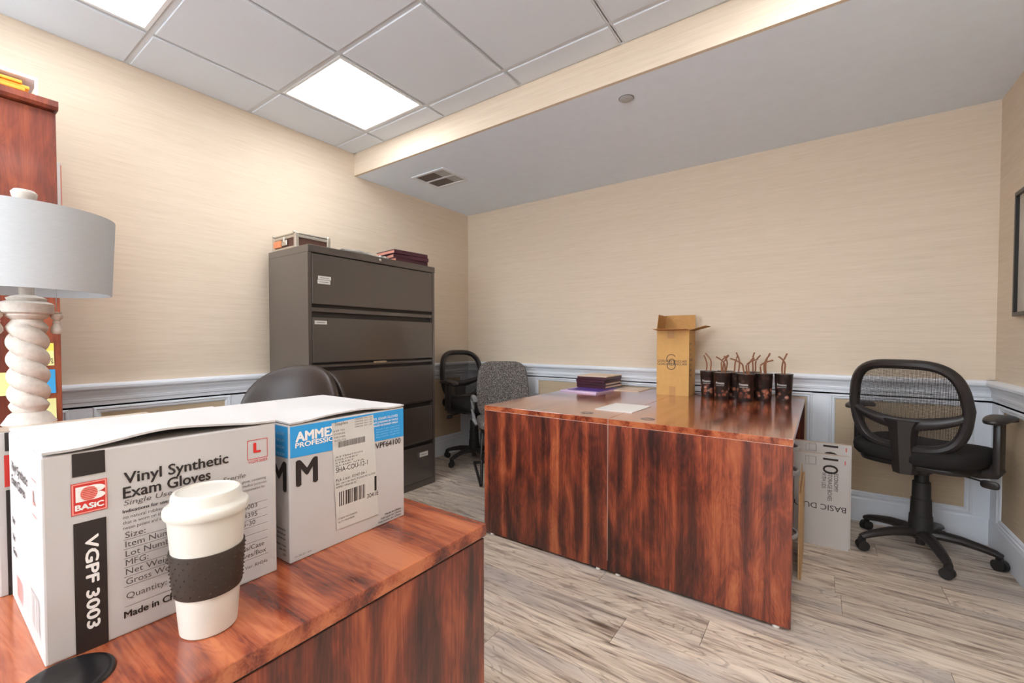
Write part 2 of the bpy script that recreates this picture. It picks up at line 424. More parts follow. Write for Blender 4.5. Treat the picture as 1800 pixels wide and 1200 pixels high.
# wainscot
RAIL = [(0, .79), (.012, .79), (.012, .818), (.018, .822), (.019, .835), (.016, .84), (.018, .852), (.026, .868), (.028, .876), (.038, .88), (.044, .888), (.045, .9), (.041, .909), (.034, .9135), (0, .9135)]
BASE = [(0, 0), (.016, 0), (.016, .142), (.013, .149), (0, .149)]
def wains(side, panels, a0, a1, to, nr, m_in0=0, m_in1=0):
    """to(u, d, z): wall coordinates -> world; u along, d out of the wall."""
    def prof(P, u0, u1, name, mat='trim_white', parent=None):
        n = len(P); vs = [to(u0, d, z) for d, z in P]+[to(u1, d, z) for d, z in P]
        b = MB(); b.faces(vs, [tuple(range(n)), tuple(range(n, 2*n))]+[(i, (i+1) % n, n+(i+1) % n, n+i) for i in range(n)])
        return b.build(name, mat, parent)
    def slab(u0, u1, d0, d1, z0, z1, name, mat, parent):
        vs = [to(u, d, z) for z in (z0, z1) for d in (d0, d1) for u in (u0, u1)]
        b = MB(); b.faces(vs, [(0, 2, 3, 1), (4, 5, 7, 6), (0, 1, 5, 4), (2, 6, 7, 3), (0, 4, 6, 2), (1, 3, 7, 5)]); return b.build(name, mat, parent)
    rail = struct(prof(RAIL, a0, a1, 'trim_%d' % nr))
    struct(prof(BASE, a0, a1, 'baseboard_'+side))
    fr = struct(slab(a0, a1, 0, .012, .757+.034, .8, 'trim_%d' % (nr+1), 'trim_white', None))
    slab(a0, a1, 0, .012, .1489, .157, 'rail', 'trim_white', fr)
    edges = [a0]+[v for p in panels for v in (p[0]-.034, p[1]+.034)]+[a1]
    for k in range(0, len(edges), 2):
        if edges[k+1]-edges[k] > .005: slab(edges[k], edges[k+1], 0, .012, .157, .791, 'stile', 'trim_white', fr)
    P = [(0, .0), (.012, 0), (.017, .004), (.018, .011), (.012, .016), (.013, .024), (.008, .031), (0, .034)]   # (out, distance inward from outer edge)
    for p0, p1 in panels:
        o0, o1, z0, z1 = p0-.034, p1+.034, .157, .791
        b = MB(); n = len(P)
        rings = []
        for d, k in P:
            rings.append([to(o0+k, d, z0+k), to(o1-k, d, z0+k), to(o1-k, d, z1-k), to(o0+k, d, z1-k)])
        vs = [q for r in rings for q in r]; fs = []
        for a in range(n-1):
            for c_ in range(4): fs.append((a*4+c_, a*4+(c_+1) % 4, (a+1)*4+(c_+1) % 4, (a+1)*4+c_))
        b.faces(vs, fs); b.build('panel_moulding', 'trim_white', fr)
        slab(o0+.03, o1-.03, 0, .003, z0+.03, z1-.03, 'panel', 'panel_tan', fr)
wains('left', [(-2.883-.7275*k, -2.312-.7275*k) for k in (3, 2, 1, 0, -1, -2, -3)], REAR, 0, lambda u, d, z: (d, u, z), 1)
wains('back', [(.129, .722), (.878, 1.471), (1.627, 2.22), (2.375, 2.968), (3.124, 3.713)], 0, W, lambda u, d, z: (u, -d, z), 3)
wains('right', [(-.165-.593-.749*k, -.165-.749*k) for k in (5, 4, 3, 2, 1, 0)], REAR, 0, lambda u, d, z: (W-d, u, z), 5)
wains('rear', [(.129+.749*k, .722+.749*k) for k in range(5)], 0, W, lambda u, d, z: (u, REAR+d, z), 7)

# ------------------------------------------------------------------ ceiling fittings
v = thing('air_vent', 'white square air vent with dark dusty grille in the soffit', 'vent', (.525, -.935, ZS))
f = MB()
for a in ((-.177, .177, -.152, -.127), (-.177, .177, .127, .152), (-.177, -.15, -.127, .127), (.15, .177, -.127, .127)): f.box(a[0], a[1], a[2], a[3], -.008, 0, .002, 1)
f.build('vent_frame', 'trim_white', v)
MB().box(-.15, .15, -.008, .008, -.007, 0).build('vent_bar', 'trim_white', v)
MB().box(-.15, .15, -.127, .127, -.0012, -.0002).build('vent_backing', 'dust_mesh', v)
for s_ in (-1, 1):
    y0, y1 = (.01, .125) if s_ > 0 else (-.125, -.01)
    MB().prism([(.04, -.0015), (.145, -.0065), (.147, -.005), (.04, -.0013)], 1, y0, y1).build('vent_vane', 'detector_grey', v)
    for k in range(6):
        xx = -.14+k*.03; MB().prism([(xx, -.0015), (xx+.012, -.005), (xx+.0135, -.0045), (xx+.0015, -.0012)], 1, y0, y1).build('vent_slat', 'grommet_grey', v)
d = thing('sprinkler_cover', 'small round grey cover plate on the soffit ceiling', 'ceiling cover', (2.168, -1.186, ZS))
MB().lathe([(.0, -.006), (.034, -.006), (.037, -.004), (.037, -.0015), (.0, -.0015)], 28).build('cover_plate', 'detector_grey', d, True)
MB().lathe([(.030, -.0015), (.040, -.0015), (.040, 0), (.030, 0)], 28).build('gap_ring', 'cabinet_dark', d, True)
pf = thing('picture_frame', 'thin black framed picture on the right wall, cut by photo edge', 'picture', (W, -.6, 1.55))
f = MB()
for a in ((-.27, .27, -.3, -.28), (-.27, .27, .28, .3), (-.27, -.25, -.28, .28), (.25, .27, -.28, .28)): f.box(-.025, -.001, a[0], a[1], a[2], a[3], .002, 1)
f.build('frame', 'picture_black', pf)
MB().box(-.012, -.001, -.25, .25, -.28, .28).build('artwork', 'picture_art', pf)

# ------------------------------------------------------------------ desks
def pull(parent, x, y, z, s):      # curved drawer pull standing out along s*X
    pts = [(x, y-.05+.1*k/10, z) for k in range(11)]
    b = MB(); b.tube([(p[0]+s*.022*math.sin(PI*k/10)**.6, p[1], p[2]) for k, p in enumerate(pts)], .005, 8, ry=.009)
    return b.build('handle', 'grey_plastic', parent, True)
def grommet(parent, x, y, z, r=.034, mat='grommet_grey'):
    g = MB().lathe([(r*.45, z-.004), (r*.45, z+.0003), (r*.8, z+.0006), (r*.97, z+.0009), (r, z+.0003), (r, z-.004)], 32, (x, y)).build('grommet', mat, parent, True)
    MB().lathe([(0, z-.002), (r*.45, z-.002), (r*.45, z-.004), (0, z-.004)], 24, (x, y)).build('grommet_hole', 'cabinet_dark', g, True)
    return g
def desk_pair(name, label, x0, x1, s, gxy):   # s: user side (+1 = +x)
    y0, y1, zt = -1.504, -.05, .7537
    t = thing(name, label, 'desk', (0, 0, 0), group='cherry desks standing back to back')
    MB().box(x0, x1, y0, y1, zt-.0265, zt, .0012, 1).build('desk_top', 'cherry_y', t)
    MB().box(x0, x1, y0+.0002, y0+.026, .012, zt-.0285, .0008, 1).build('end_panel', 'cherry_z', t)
    MB().box(x0+.002, x1-.002, y0+.0008, y1-.002, zt-.0287, zt-.0264).build('edge_strip', 'edge_light', t)
    sx = x0 if s > 0 else x1-.0016
    MB().box(sx, sx+.0016, y0-.0001, y0+.02, .06, zt-.0005).build('edge_strip', 'edge_light', t)
    MB().box(x0, x1, y1-.026, y1, .012, zt-.0285, .0008, 1).build('end_panel', 'cherry_z', t)
    mx = x0+.012 if s > 0 else x1-.034
    MB().box(mx, mx+.022, y0+.026, y1-.026, .012, zt-.0285).build('modesty_panel', 'cherry_z', t)
    fx = x1-.03 if s > 0 else x0+.03
    a, b = (mx+.03, fx) if s > 0 else (fx, mx-.008)
    MB().box(a, b, y0+.026, y0+.44, .03, zt-.04).build('pedestal', 'cherry_z', t)
    zz = [.035, .345, .612, zt-.042]
    for k in range(3):
        q = (fx, fx+.018) if s > 0 else (fx-.018, fx)
        d = MB().box(q[0], q[1], y0+.03, y0+.436, zz[k]+.003, zz[k+1]-.003, .0015, 1).build('drawer', 'cherry_z', t)
        pull(d, q[1] if s > 0 else q[0], y0+.2, zz[k+1]-.03, s)
    for yy in (y0+.012, y1-.012):
        for xx in (x0+.05, x1-.05): MB().lathe([(.012, 0), (.014, .004), (.008, .012)], 12, (xx, yy)).build('foot', 'glide', t)
    grommet(t, gxy[0], gxy[1], zt)
    return t
desk_pair('office_desk', 'cherry wood desk on the left of the pair, holding the purple folders', 1.4385, 2.2055, -1, (2.045, -1.40))
desk_pair('office_desk', 'cherry wood desk on the right of the pair, holding the gold carton and black cups', 2.2075, 2.961, 1, (2.365, -1.395))
# near desk
nd = thing('office_desk', 'cherry wood desk in the foreground holding the glove cartons and cup', 'desk')
NX0, NX1, NY0, NY1, NZ = .643, 2.473, -3.535, -2.773, .749
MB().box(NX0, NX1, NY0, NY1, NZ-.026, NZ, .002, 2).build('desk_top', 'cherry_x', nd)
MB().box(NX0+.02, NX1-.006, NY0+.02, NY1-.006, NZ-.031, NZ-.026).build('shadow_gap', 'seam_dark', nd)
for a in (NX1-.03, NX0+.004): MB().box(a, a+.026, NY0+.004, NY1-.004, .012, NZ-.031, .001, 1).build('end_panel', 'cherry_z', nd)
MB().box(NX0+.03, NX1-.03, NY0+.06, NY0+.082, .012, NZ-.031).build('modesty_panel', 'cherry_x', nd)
MB().box(NX1-.45, NX1-.03, NY0+.09, NY1-.03, .04, NZ-.04).build('pedestal', 'cherry_z', nd)
for k, (za, zb) in enumerate(((.045, .33), (.335, .52), (.525, .70))):
    dd = MB().box(NX1-.445, NX1-.035, NY1-.03, NY1-.012, za, zb, .0015, 1).build('drawer', 'cherry_x', nd)
    MB().tube([(NX1-.29+.1*q/10, NY1-.012+.022*math.sin(PI*q/10)**.6, (za+zb)/2) for q in range(11)], .006, 8).build('handle', 'grey_plastic', dd, True)
for xx in (NX1-.016, NX0+.016):
    for yy in (NY0+.06, NY1-.06): MB().lathe([(.012, 0), (.014, .004), (.008, .012)], 12, (xx, yy)).build('foot', 'glide', nd)
g_ = MB().lathe([(0, NZ+.0015), (.006, NZ+.0012), (.012, NZ+.0025), (.030, NZ+.0022), (.036, NZ+.0045), (.040, NZ+.004), (.042, NZ+.0005), (.042, NZ-.003), (0, NZ-.003)], 40, (2.352, -3.381)).build('grommet', 'rubber_black', nd, True, label='glossy black cable grommet cap')

# ------------------------------------------------------------------ filing cabinet
fc = thing('filing_cabinet', 'tall charcoal brown metal lateral filing cabinet against the left wall', 'filing cabinet')
CX0, CX1, CY0, CY1, CZ = .065, .542, -2.063, -1.02, 1.71
b = MB(); b.box(CX0, CX1-.004, CY0, CY0+.022, .0, CZ-.045).box(CX0, CX1-.004, CY1-.022, CY1, 0, CZ-.045).box(CX0, CX0+.02, CY0+.022, CY1-.022, 0, CZ-.045)
b.build('body', 'cabinet_metal', fc)
MB().box(CX0, CX1+.002, CY0-.001, CY1+.001, CZ-.045, CZ, .003, 2).build('top', 'cabinet_metal', fc)
MB().box(CX0+.02, CX1-.03, CY0+.022, CY1-.022, .01, CZ-.05).build('inner_shadow', 'cabinet_dark', fc)
MB().box(CX0+.02, CX1-.004, CY0+.022, CY1-.022, 0, .047).build('plinth', 'cabinet_metal', fc)
dz = [(1.355, 1.66), (.998, 1.274), (.672, .942), (.356, .622), (.05, .318)]
for k, (za, zb) in enumerate(dz):
    q = MB().box(CX1-.022, CX1-.002, CY0+.026, CY1-.026, za, zb, .002, 2).build('drawer', 'cabinet_metal', fc)
    # full-width recessed finger pull under / over the front
    zt = zb; gap = (dz[k-1][0]-zb) if k else 0
    if k in (1, 2): MB().box(CX1-.026, CX1-.006, CY0+.026, CY1-.026, zb+gap*.42, zb+gap*.74, .002, 1).build('pull_rail', 'cabinet_metal', q)
    if k in (3, 4): MB().prism([(CX1-.026, zb+gap*.55), (CX1-.004, zb+gap*.75), (CX1-.004, zb+gap*.95), (CX1-.026, zb+gap*.95)], 1, CY0+.026, CY1-.026).build('pull_rail', 'cabinet_metal', q)
def card(y0, y1, z0, z1, txt, parent, n):
    c_ = MB().box(CX1-.002, CX1+.0005, y0, y1, z0, z1).build('label_card', 'label_paper', parent, label='small white label card')
    b = MB()
    for q in range(n): b.rect((CX1+.0008, y0+.012, z0+(z1-z0)*(.42 if n == 1 else .3)), Y, Z, (y1-y0)*.7, .003)
    b.build('label_print', 'ink_grey', c_, recalc=False)
dr = [o for o in fc.children if o.name.startswith('drawer')]
card(-2.0, -1.915, 1.507, 1.528, '', dr[0], 1); card(-2.003, -1.92, 1.480, 1.504, '', dr[0], 1)
card(-2.025, -1.945, 1.232, 1.254, '', dr[1], 1)
card(-1.185, -1.10, .236, .27, '', dr[4], 1)
MB().box(CX1-.002, CX1+.003, -1.207, -1.188, .232, .272).build('label_holder', 'ink_grey', dr[4])
MB().box(CX1-.006, CX1-.001, -1.6, -1.49, .977, .992, .001, 1).build('label_holder', 'chrome', dr[2])
MB().lathe([(0, 0), (.011, 0), (.011, .004), (.007, .007), (0, .007)], 20).build('lock', 'chrome', fc, True, loc=(CX1+.002, -1.543, 1.69), rot=(0, PI/2, 0))
# things on the filing cabinet
al = thing('aluminium_case', 'small aluminium hard case with brown panels on top of the filing cabinet', 'case', (.085, -2.045, CZ))
cw, cd, ch = .285, .235, .10
MB().box(.006, cw-.006, .006, cd-.006, .004, ch-.004).build('case_panel', 'case_brown', al)
b = MB()
for (xa, xb, ya, yb) in ((0, cw, 0, .012), (0, cw, cd-.012, cd), (0, .012, .012, cd-.012), (cw-.012, cw, .012, cd-.012)):
    b.box(xa, xb, ya, yb, 0, .018, .002, 1).box(xa, xb, ya, yb, ch-.03, ch-.012, .002, 1).box(xa, xb, ya, yb, ch-.009, ch, .002, 1)
for xa in (0, cw-.02):
    for ya in (0, cd-.02): b.box(xa-.002, xa+.022, ya-.002, ya+.022, 0, ch, .004, 2)
b.build('case_rail', 'aluminium', al)
MB().box(.012, cw-.012, .012, cd-.012, ch-.006, ch-.002).build('case_lid', 'aluminium', al)
b = MB()
for xa in (.02, cw-.02):
    for ya in (0, cd): b.sell((xa if xa < .1 else cw-.01, ya if ya == 0 else cd-.01, ch), (.012, .012, .008), 1, 1, 12, 8)
b.build('corner_cap', 'aluminium', al, True)
MB().box(.018, .11, -.003, .004, .024, .066).build('case_label', 'case_orange', al, label='orange printed label')
b = MB().box(.125, .185, -.006, .004, .028, .062, .002, 1).box(.14, .16, -.008, .004, .05, .085, .002, 1); b.build('latch', 'aluminium', al)
bg = thing('plastic_bag', 'crumpled clear plastic bag of cables beside the aluminium case', 'bag', (.42, -1.645, CZ))
def crum(seed, r):
    rnd = random.Random(seed)
    b = MB().sell((0, 0, r[2]), r, .9, .7, 18, 10)
    for v_ in b.bm.verts: v_.co += Vector((rnd.uniform(-1, 1), rnd.uniform(-1, 1), rnd.uniform(0, 1)))*.006
    return b
crum(3, (.06, .15, .018)).build('bag_film', 'bag_clear', bg)
b = MB()
for k in range(5): b.tube([(.02*math.sin(k+q*.4), -.12+.24*q/14, .012+.004*math.sin(q*1.3+k)) for q in range(15)], .0035, 6)
b.build('cable', 'grey_plastic', bg, True)
bg2 = thing('plastic_bag', 'small crumpled clear plastic bag between cable bag and maroon binders', 'bag', (.44, -1.45, CZ))
crum(9, (.04, .05, .014)).build('bag_film', 'bag_clear', bg2)
for k in range(3):
    bo = thing('binder', ['maroon binder lying lowest of three on top of the filing cabinet', 'maroon binder lying in the middle of three on the filing cabinet', 'maroon binder lying topmost of three on the filing cabinet'][k],
               'binder', (.40, -1.225+.012*(k % 2), CZ+.03*k), [.08, -.07, .02][k]-.12, 'maroon binders on the filing cabinet')
    MB().box(-.12, .12, -.15, .15, .0, .004, .001, 1).box(-.12, .12, -.15, .15, .024, .028, .001, 1).box(.116, .12, -.15, .15, .004, .024).build('cover', 'maroon_cover', bo)
    MB().box(-.11, .112, -.146, .142, .005, .0235).build('pages', 'pink_board', bo)

# ------------------------------------------------------------------ wooden cupboard on the left
cp = thing('storage_cupboard', 'tall cherry wood cupboard at the left edge with sticky notes', 'cupboard')
BX, BY0, BY1, BZ = .36, -3.98, -3.078, 2.145
b = MB().box(.02, BX-.02, BY1-.02, BY1, .0, BZ-.035).box(.02, BX-.02, BY0, BY0+.02, 0, BZ-.035).box(.02, .03, BY0+.02, BY1-.02, 0, BZ-.035).box(.03, BX-.02, BY0+.02, BY1-.02, 0, .08)
b.build('carcass', 'cherry_case', cp)
pr = [(0, 0), (BX+.008, 0), (BX+.016, .012), (BX+.016, .036), (0, .036)]
MB().prism([(p[0]+.015, p[1]+BZ-.036) for p in pr], 1, BY0-.012, BY1+.004).build('cornice', 'cherry_case', cp)
for (ya, yb) in ((BY1-.4495, BY1-.0005), (BY0+.0005, BY0+.4495)):
    MB().box(BX-.02, BX, ya, yb, 1.32, BZ-.04, .001, 1).build('door', 'cherry_case', cp)
    q = MB().box(BX-.02, BX, ya, yb, .085, 1.316, .001, 1).build('door', 'cherry_case', cp)
def note(name, label, y0, y1, z0, z1, mat, lines=(), top=None, group='sticky notes on the cupboard'):
    t = thing(name, label, 'sticky note', (BX+.0005, 0, 0), group=group)
    MB().faces
    b = MB(); n = 6; vs = []
    for k in range(n+1):
        f_ = k/n; z_ = z1+(z0-z1)*f_; off = .0003+.006*f_**2
        vs += [(off, y0, z_), (off, y1, z_)]
    b.faces(vs, [(2*k, 2*k+1, 2*k+3, 2*k+2) for k in range(n)])
    for f in b.bm.faces: pass
    r = bmesh.ops.extrude_face_region(b.bm, geom=list(b.bm.faces)); 
    for e in r['geom']:
        if isinstance(e, bmesh.types.BMVert): e.co.x += .0006
    b.build('sheet', mat, t)
    if top: MB().box(.0004, .0016, y0-.0003, y1+.0003, z1-(z1-z0)*.42, z1+.0003).build('upper_sheet', top, t)
    if lines:
        b = MB()
        for (s_, zf, cap) in lines: b.text(s_, (.0036+.004*(1-zf)**2, y1-.003, z0+(z1-z0)*zf), Y, Z, cap, align='R', bold=.008)
        b.build('handwriting', 'ink_black', t, recalc=False)
note('sticky_note', 'two-tone yellow sticky note with black handwriting, highest beside the lamp column', -3.2, -3.101, 1.027, 1.122, 'note_pale', (('Prime Guest', .24, .012), ('bonus 15', .09, .012)), 'note_yellow')
note('sticky_note', 'blue sticky note on the cupboard beside the lamp column', -3.2, -3.098, .909, 1.01, 'note_blue')
note('sticky_note', 'pale yellow lined sticky note below the blue note', -3.2, -3.097, .784, .886, 'note_pale')
note('sticky_note', 'pale yellow sticky note at the far left edge of the photo', -3.315, -3.215, .911, 1.004, 'note_pale')
ph = thing('document_holder', 'thin pale paper pocket hung on the side of the cupboard', 'paper holder', (.2, BY1, 1.7))
MB().box(-.1, .12, 0, .016, 0, .21, .002, 1).build('pocket', 'paper_white', ph); MB().box(-.1, .12, .016, .02, 0, .2).build('back_sheet', 'pink_board', ph)
tr = thing('letter_tray', 'white letter tray on top of the tall cupboard', 'tray', (.04, -3.52, BZ))
b = MB().box(0, .3, 0, .395, 0, .006, .002, 1).box(0, .3, 0, .395, .078, .092, .003, 2)
for xa in (.002, .29):
    for ya in (.002, .385): b.box(xa, xa+.008, ya, ya+.008, .006, .078)
b.build('tray_body', 'trim_white', tr)
for k in range(4):
    tag(MB().box(0, .235, 0, .30, 0, .0135, .003, 2).build('envelope', 'orange_paper', loc=(.10, -3.465+.008*(k % 3), BZ+.0062+.0138*k), rot=(0, 0, -.02*(k % 2))),
        ['orange envelope lowest in the white letter tray', 'orange envelope second from the bottom in the letter tray', 'orange envelope third from the bottom in the letter tray', 'orange envelope topmost in the white letter tray'][k], 'envelope', 'orange envelopes in the tray')

# ------------------------------------------------------------------ table lamp
LX, LY = 1.115, -3.262
lp = thing('table_lamp', 'whitewashed barley twist table lamp with pale grey drum shade', 'lamp', (LX, LY, NZ))
MB().box(-.085, .085, -.085, .085, 0, .02, .004, 2).lathe([(.075, .02), (.077, .035), (.064, .05), (.05, .06), (.045, .085), (.056, .105), (.058, .118), (.05, .13), (.058, .14), (.052, .15), (.044, .165), (.036, .172), (0, .172)], 32).build('base', 'lamp_wood', lp, True)
TZ0, TZ1 = .168, .448
prof = [(.031, TZ0+(TZ1-TZ0)*k/90) for k in range(91)]
def twist(r, a, z):
    e = max(0, min(1, (z-TZ0)/.025, (TZ1-z)/.025))
    return r+e*(.0155*abs(math.cos(a+z*PI/.0505))**.55-.001)
MB().lathe(prof, 72, mod=twist).build('twist_column', 'lamp_wood', lp, True)
MB().lathe([(.028, .444), (.04, .452), (.046, .458), (.044, .462), (.056, .467), (.057, .493), (.053, .497), (.04, .502), (.043, .510), (.03, .516), (.016, .52), (.016, .545), (0, .545)], 36).build('column_cap', 'lamp_wood', lp, True)
R0, R1, z0, z1 = .188, .199, .528, .762
n = 64; vs = []; fs = []
rings = [(R0, z0), (R1, z1), (R1-.002, z1), (R0-.002, z0)]
for r, z_ in rings:
    for i in range(n): vs.append((r*math.cos(2*PI*i/n), r*math.sin(2*PI*i/n), z_))
for k in range(4):
    for i in range(n):
        j = (i+1) % n; l = (k+1) % 4; fs.append((k*n+i, k*n+j, l*n+j, l*n+i))
b = MB(); b.faces(vs, fs); b.build('lamp_shade', 'shade_cloth', lp, True)
b = MB()
for k in range(3):
    a = 2*PI*k/3+.4; b.tube([(0, 0, z1-.008), (R1*math.cos(a)*.99, R1*math.sin(a)*.99, z1-.004)], .002, 6)
b.tube([(0, 0, .52), (0, 0, z1+.01)], .004, 8); b.build('shade_spider', 'chrome', lp, True)
MB().lathe([(0, z1-.004), (.014, z1-.004), (.019, z1+.006), (.013, z1+.018), (.012, z1+.028), (.018, z1+.036), (.026, z1+.046), (.028, z1+.058), (.022, z1+.066), (0, z1+.067)], 24).build('finial', 'lamp_wood', lp, True)
for (dx, dy) in ((-.004, .062), (.010, -.062)):
    c_ = MB()
    for k in range(22): c_.sell((dx, dy, .472+k*.0036), (.0017, .0017, .0017), 1, 1, 6, 4)
    c_ = c_.build('pull_chain', 'chrome', lp, True)
    MB().lathe([(0, .404), (.009, .405), (.0145, .413), (.014, .423), (.008, .436), (.010, .441), (.0075, .446), (.0145, .456), (.014, .464), (.010, .467), (.012, .472), (.0, .473)], 20, (dx, dy)).build('chain_pull', 'lamp_wood', c_, True)

# ------------------------------------------------------------------ glove cartons on the near desk
def carton(name, label, x0, x1, y0, y1, z0, h, ang=0.0, group=None):
    """origin at the front (+x) lower corner with the smallest y; local x runs back (-), y along the front, z up"""
    t = thing(name, label, 'carton', (x1, y0, z0), ang, group)
    return t, x1-x0, y1-y0, h
def carton_body(t, dx, dy, h, bulge, seed):
    MB().box(-dx, 0, 0, dy, 0, h-.003, .0025, 2).build('carton_body', 'carton_white', t)
    # top flap hinged at the back, its front edge sprung open
    N, K = 24, 8; vs = []; fs = []
    for i in range(N+1):
        yy = .001+(dy-.002)*i/N; v_ = i/N
        for k in range(K+1):
            xx = -dx+.001+(dx+.0005)*k/K; f_ = (k/K)**2
            zz_ = h-.0012+bulge(v_)*f_+.0006*math.sin(5*v_*PI+k*.8+seed)*(k/K)
            vs += [(xx, yy, zz_), (xx, yy, zz_+.003)]
    st = 2*(K+1)
    for i in range(N):
        for k in range(K):
            p = i*st+2*k; fs += [(p, p+2, p+st+2, p+st), (p+1, p+st+1, p+st+3, p+3)]
    for k in range(K): p = 2*k; q = N*st+2*k; fs += [(p, p+1, p+3, p+2), (q, q+2, q+3, q+1)]
    for i in range(N): p = i*st; q = p+2*K; fs += [(p, p+st, p+st+1, p+1), (q, q+1, q+st+1, q+st)]
    b = MB(); b.faces(vs, fs); b.build('top_flap', 'carton_white', t, True)
# carton 1 (vinyl synthetic)
def vinyl(label, x0, x1, y0, y1, seed):
    t, dx, dy, h = carton('glove_carton', label, x0, x1, y0, y1, NZ, .252, 0, 'white vinyl glove cartons')
    carton_body(t, dx, dy, h, lambda v_: .0105*max(0, math.sin(PI*min(1, max(0, (v_-.08)/.8))))**1.3, seed)
    e = .0007; O = lambda s_, z_: (e, s_, z_)
    MB().rect(O(.026, .0), Y, Z, .030, .162).build('black_stripe', 'ink_black', t, recalc=False)
    MB().rect(O(.026, .219), Y, Z, .030, .0285).build('black_stripe', 'ink_black', t, recalc=False)
    b = MB().text('Vinyl Synthetic', O(.074, .1985), Y, Z, .0145, .122, .022).text('Exam Gloves', O(.073, .1795), Y, Z, .0145, .099, .022)
    MB().text('Made in China', O(.0715, .022), Y, Z, .0088, .068, .03).build('origin_print', 'ink_black', t, recalc=False)

    b.text('Indications for use:', O(.072, .1605), Y, Z, .0042, .049, .02)
    b.build('title_print', 'ink_black', t, recalc=False)
    b = MB().text('Single Use Only, Non-Sterile', O(.073, .170), Y, Z, .0068, .147, slant=.2)
    for k, (l_, r_, yr) in enumerate((('no natural rubber latex', 'glove, containing', .251), ('that is worn on the hand', 'medical purposes', .252), ('tween patient and a wearer', 'contamination be-', .25))):
        b.text(l_, O(.072, .1525-.007*k), Y, Z, .0042, .056).text(r_, O(yr, .1605-.007*k), Y, Z, .0042, .036, align='R')
    for s_, z_, wd in (('Size:', .127, .021), ('Item Number:', .115, .066), ('Lot Number:', .1025, .060), ('MFG:', .0905, .0235), ('Net Weight:', .0785, .058), ('Gross Weight:', .0655, .065), ('Quantity:', .0465, .043)):
        b.text(s_, O(.074, z_), Y, Z, .0078, wd)
    for s_, z_, ye in (('VGPF3003', .1175, .237), ('24395', .104, .237), ('05-30', .091, .234), ('Boxes/Case', .052, .247), ('Gloves/Box', .0405, .250)): b.text(s_, O(ye, z_), Y, Z, .0072, align='R')
    b.text('Version Ver. RH24a', O(.252, .0225), Y, Z, .005, align='R')
    for z_ in (.1245, .1122, .0998, .0878, .0755, .0625, .0365): b.rect(O(.072, z_), Y, Z, .181, .0005)
    b.build('fact_print', 'ink_grey', t, recalc=False)
    MB().frame(O(.2235, .1955), Y, Z, .031, .031, .0009).build('size_frame', 'ink_red', t, recalc=False)
    MB().text('L', O(.2335, .206), Y, Z, .015, .0095, .05).build('size_letter', 'ink_red', t, recalc=False)
    MB().text('VGPF3003', O(.2245, .1895), Y, Z, .0042, .029).build('size_code', 'ink_red', t, recalc=False)
    MB().rect(O(.0245, .172), Y, Z, .033, .039).build('logo_panel', 'ink_red', t, recalc=False)
    e2 = .0011; O2 = lambda s_, z_: (e2, s_, z_)
    b = MB().frame(O2(.0252, .1728), Y, Z, .0316, .0374, .0014); b.build('logo_border', 'ink_pink', t, recalc=False)
    MB().text('BASiC', O2(.041, .1775), Y, Z, .0066, .0255, .05, 'C').build('logo_lettering', 'ink_white', t, recalc=False)
    b = MB()
    # the big white B of the emblem: stem and two bowls with a disc in the middle
    b.rect(O2(.0285, .1875), Y, Z, .010, .0185)
    for zc in (.2013, .1925):
        ps = [(e2+.0001, .046+.0095*math.cos(a*PI/10-PI/2), zc+.0047*math.sin(a*PI/10-PI/2)) for a in range(11)]
        b.quad(*([(e2+.0001, .036, zc-.0047)]+ps+[(e2+.0001, .036, zc+.0047)]))
    b.build('logo_letter', 'ink_white', t, recalc=False)
    MB().text('VGPF 3003', O2(.0365, .143), -Z, Y, .0115, .116, .03).build('code_lettering', 'ink_white', t, recalc=False)
    e3 = .0015
    b = MB().quad(*[(e3, .0405+.0078*math.cos(2*PI*k/28), .1965+.0088*math.sin(2*PI*k/28)) for k in range(28)]); b.build('logo_disc', 'ink_pink', t, recalc=False)
    b = MB()
    for k in range(7):
        zz_ = -.0066+.0022*k; hw = .0078*math.sqrt(max(0, 1-(zz_/.0088)**2)); b.rect((e3+.0003, .0405-hw, .1965+zz_-.0004), Y, Z, 2*hw, .0008)
    b.build('logo_lines', 'ink_red', t, recalc=False)
    # end face (towards -y)
    E = lambda x_, z_: (x_, -.0007, z_)
    b = MB().text('Vinyl Synthetic', E(-.225, .198), X, Z, .0125, .135, .02).text('Exam Gloves', E(-.225, .178), X, Z, .0125, .115, .02)
    b.text('Size:', E(-.225, .12), X, Z, .009, bold=.01).text('Net', E(-.225, .095), X, Z, .009, bold=.01).text('Gross', E(-.225, .075), X, Z, .009, bold=.01)
    b.build('end_print_black', 'ink_grey', t, recalc=False)
    b = MB().bars(E(-.085, .025), X, Z, .06, .045, 4, .0012, .003); b.build('end_barcode', 'ink_light', t, recalc=False)
    MB().frame(E(-.06, .17), X, Z, .03, .045, .001).text('L', E(-.05, .185), X, Z, .016, .012, .04).build('end_size_mark', 'ink_pink', t, recalc=False)
    MB().bars(E(-.2, .02), X, Z, .05, .03, 8, .001, .002).build('end_barcode', 'ink_pink', t, recalc=False)
    return t
vinyl('white vinyl exam glove carton directly behind the travel cup', 2.052, 2.305, -3.392, -3.124, 1)
fg = thing('flat_glove_carton', 'narrow folded glove carton standing behind the front carton, a sliver at left', 'carton', (2.046, -3.404, NZ))
MB().box(-.05, 0, 0, .19, 0, .248, .002, 2).build('carton_face', 'carton_white', fg)
MB().box(-.049, -.001, .0, .1895, .2482, .2492).build('carton_edge', 'tape_clear', fg)
MB().rect((.0006, .0085, 0), Y, Z, .010, .16).rect((.0006, .0085, .219), Y, Z, .010, .028).build('print_stripe', 'ink_black', fg, recalc=False)
MB().rect((.0006, .0075, .165), Y, Z, .012, .048).build('print_logo', 'ink_red', fg, recalc=False)
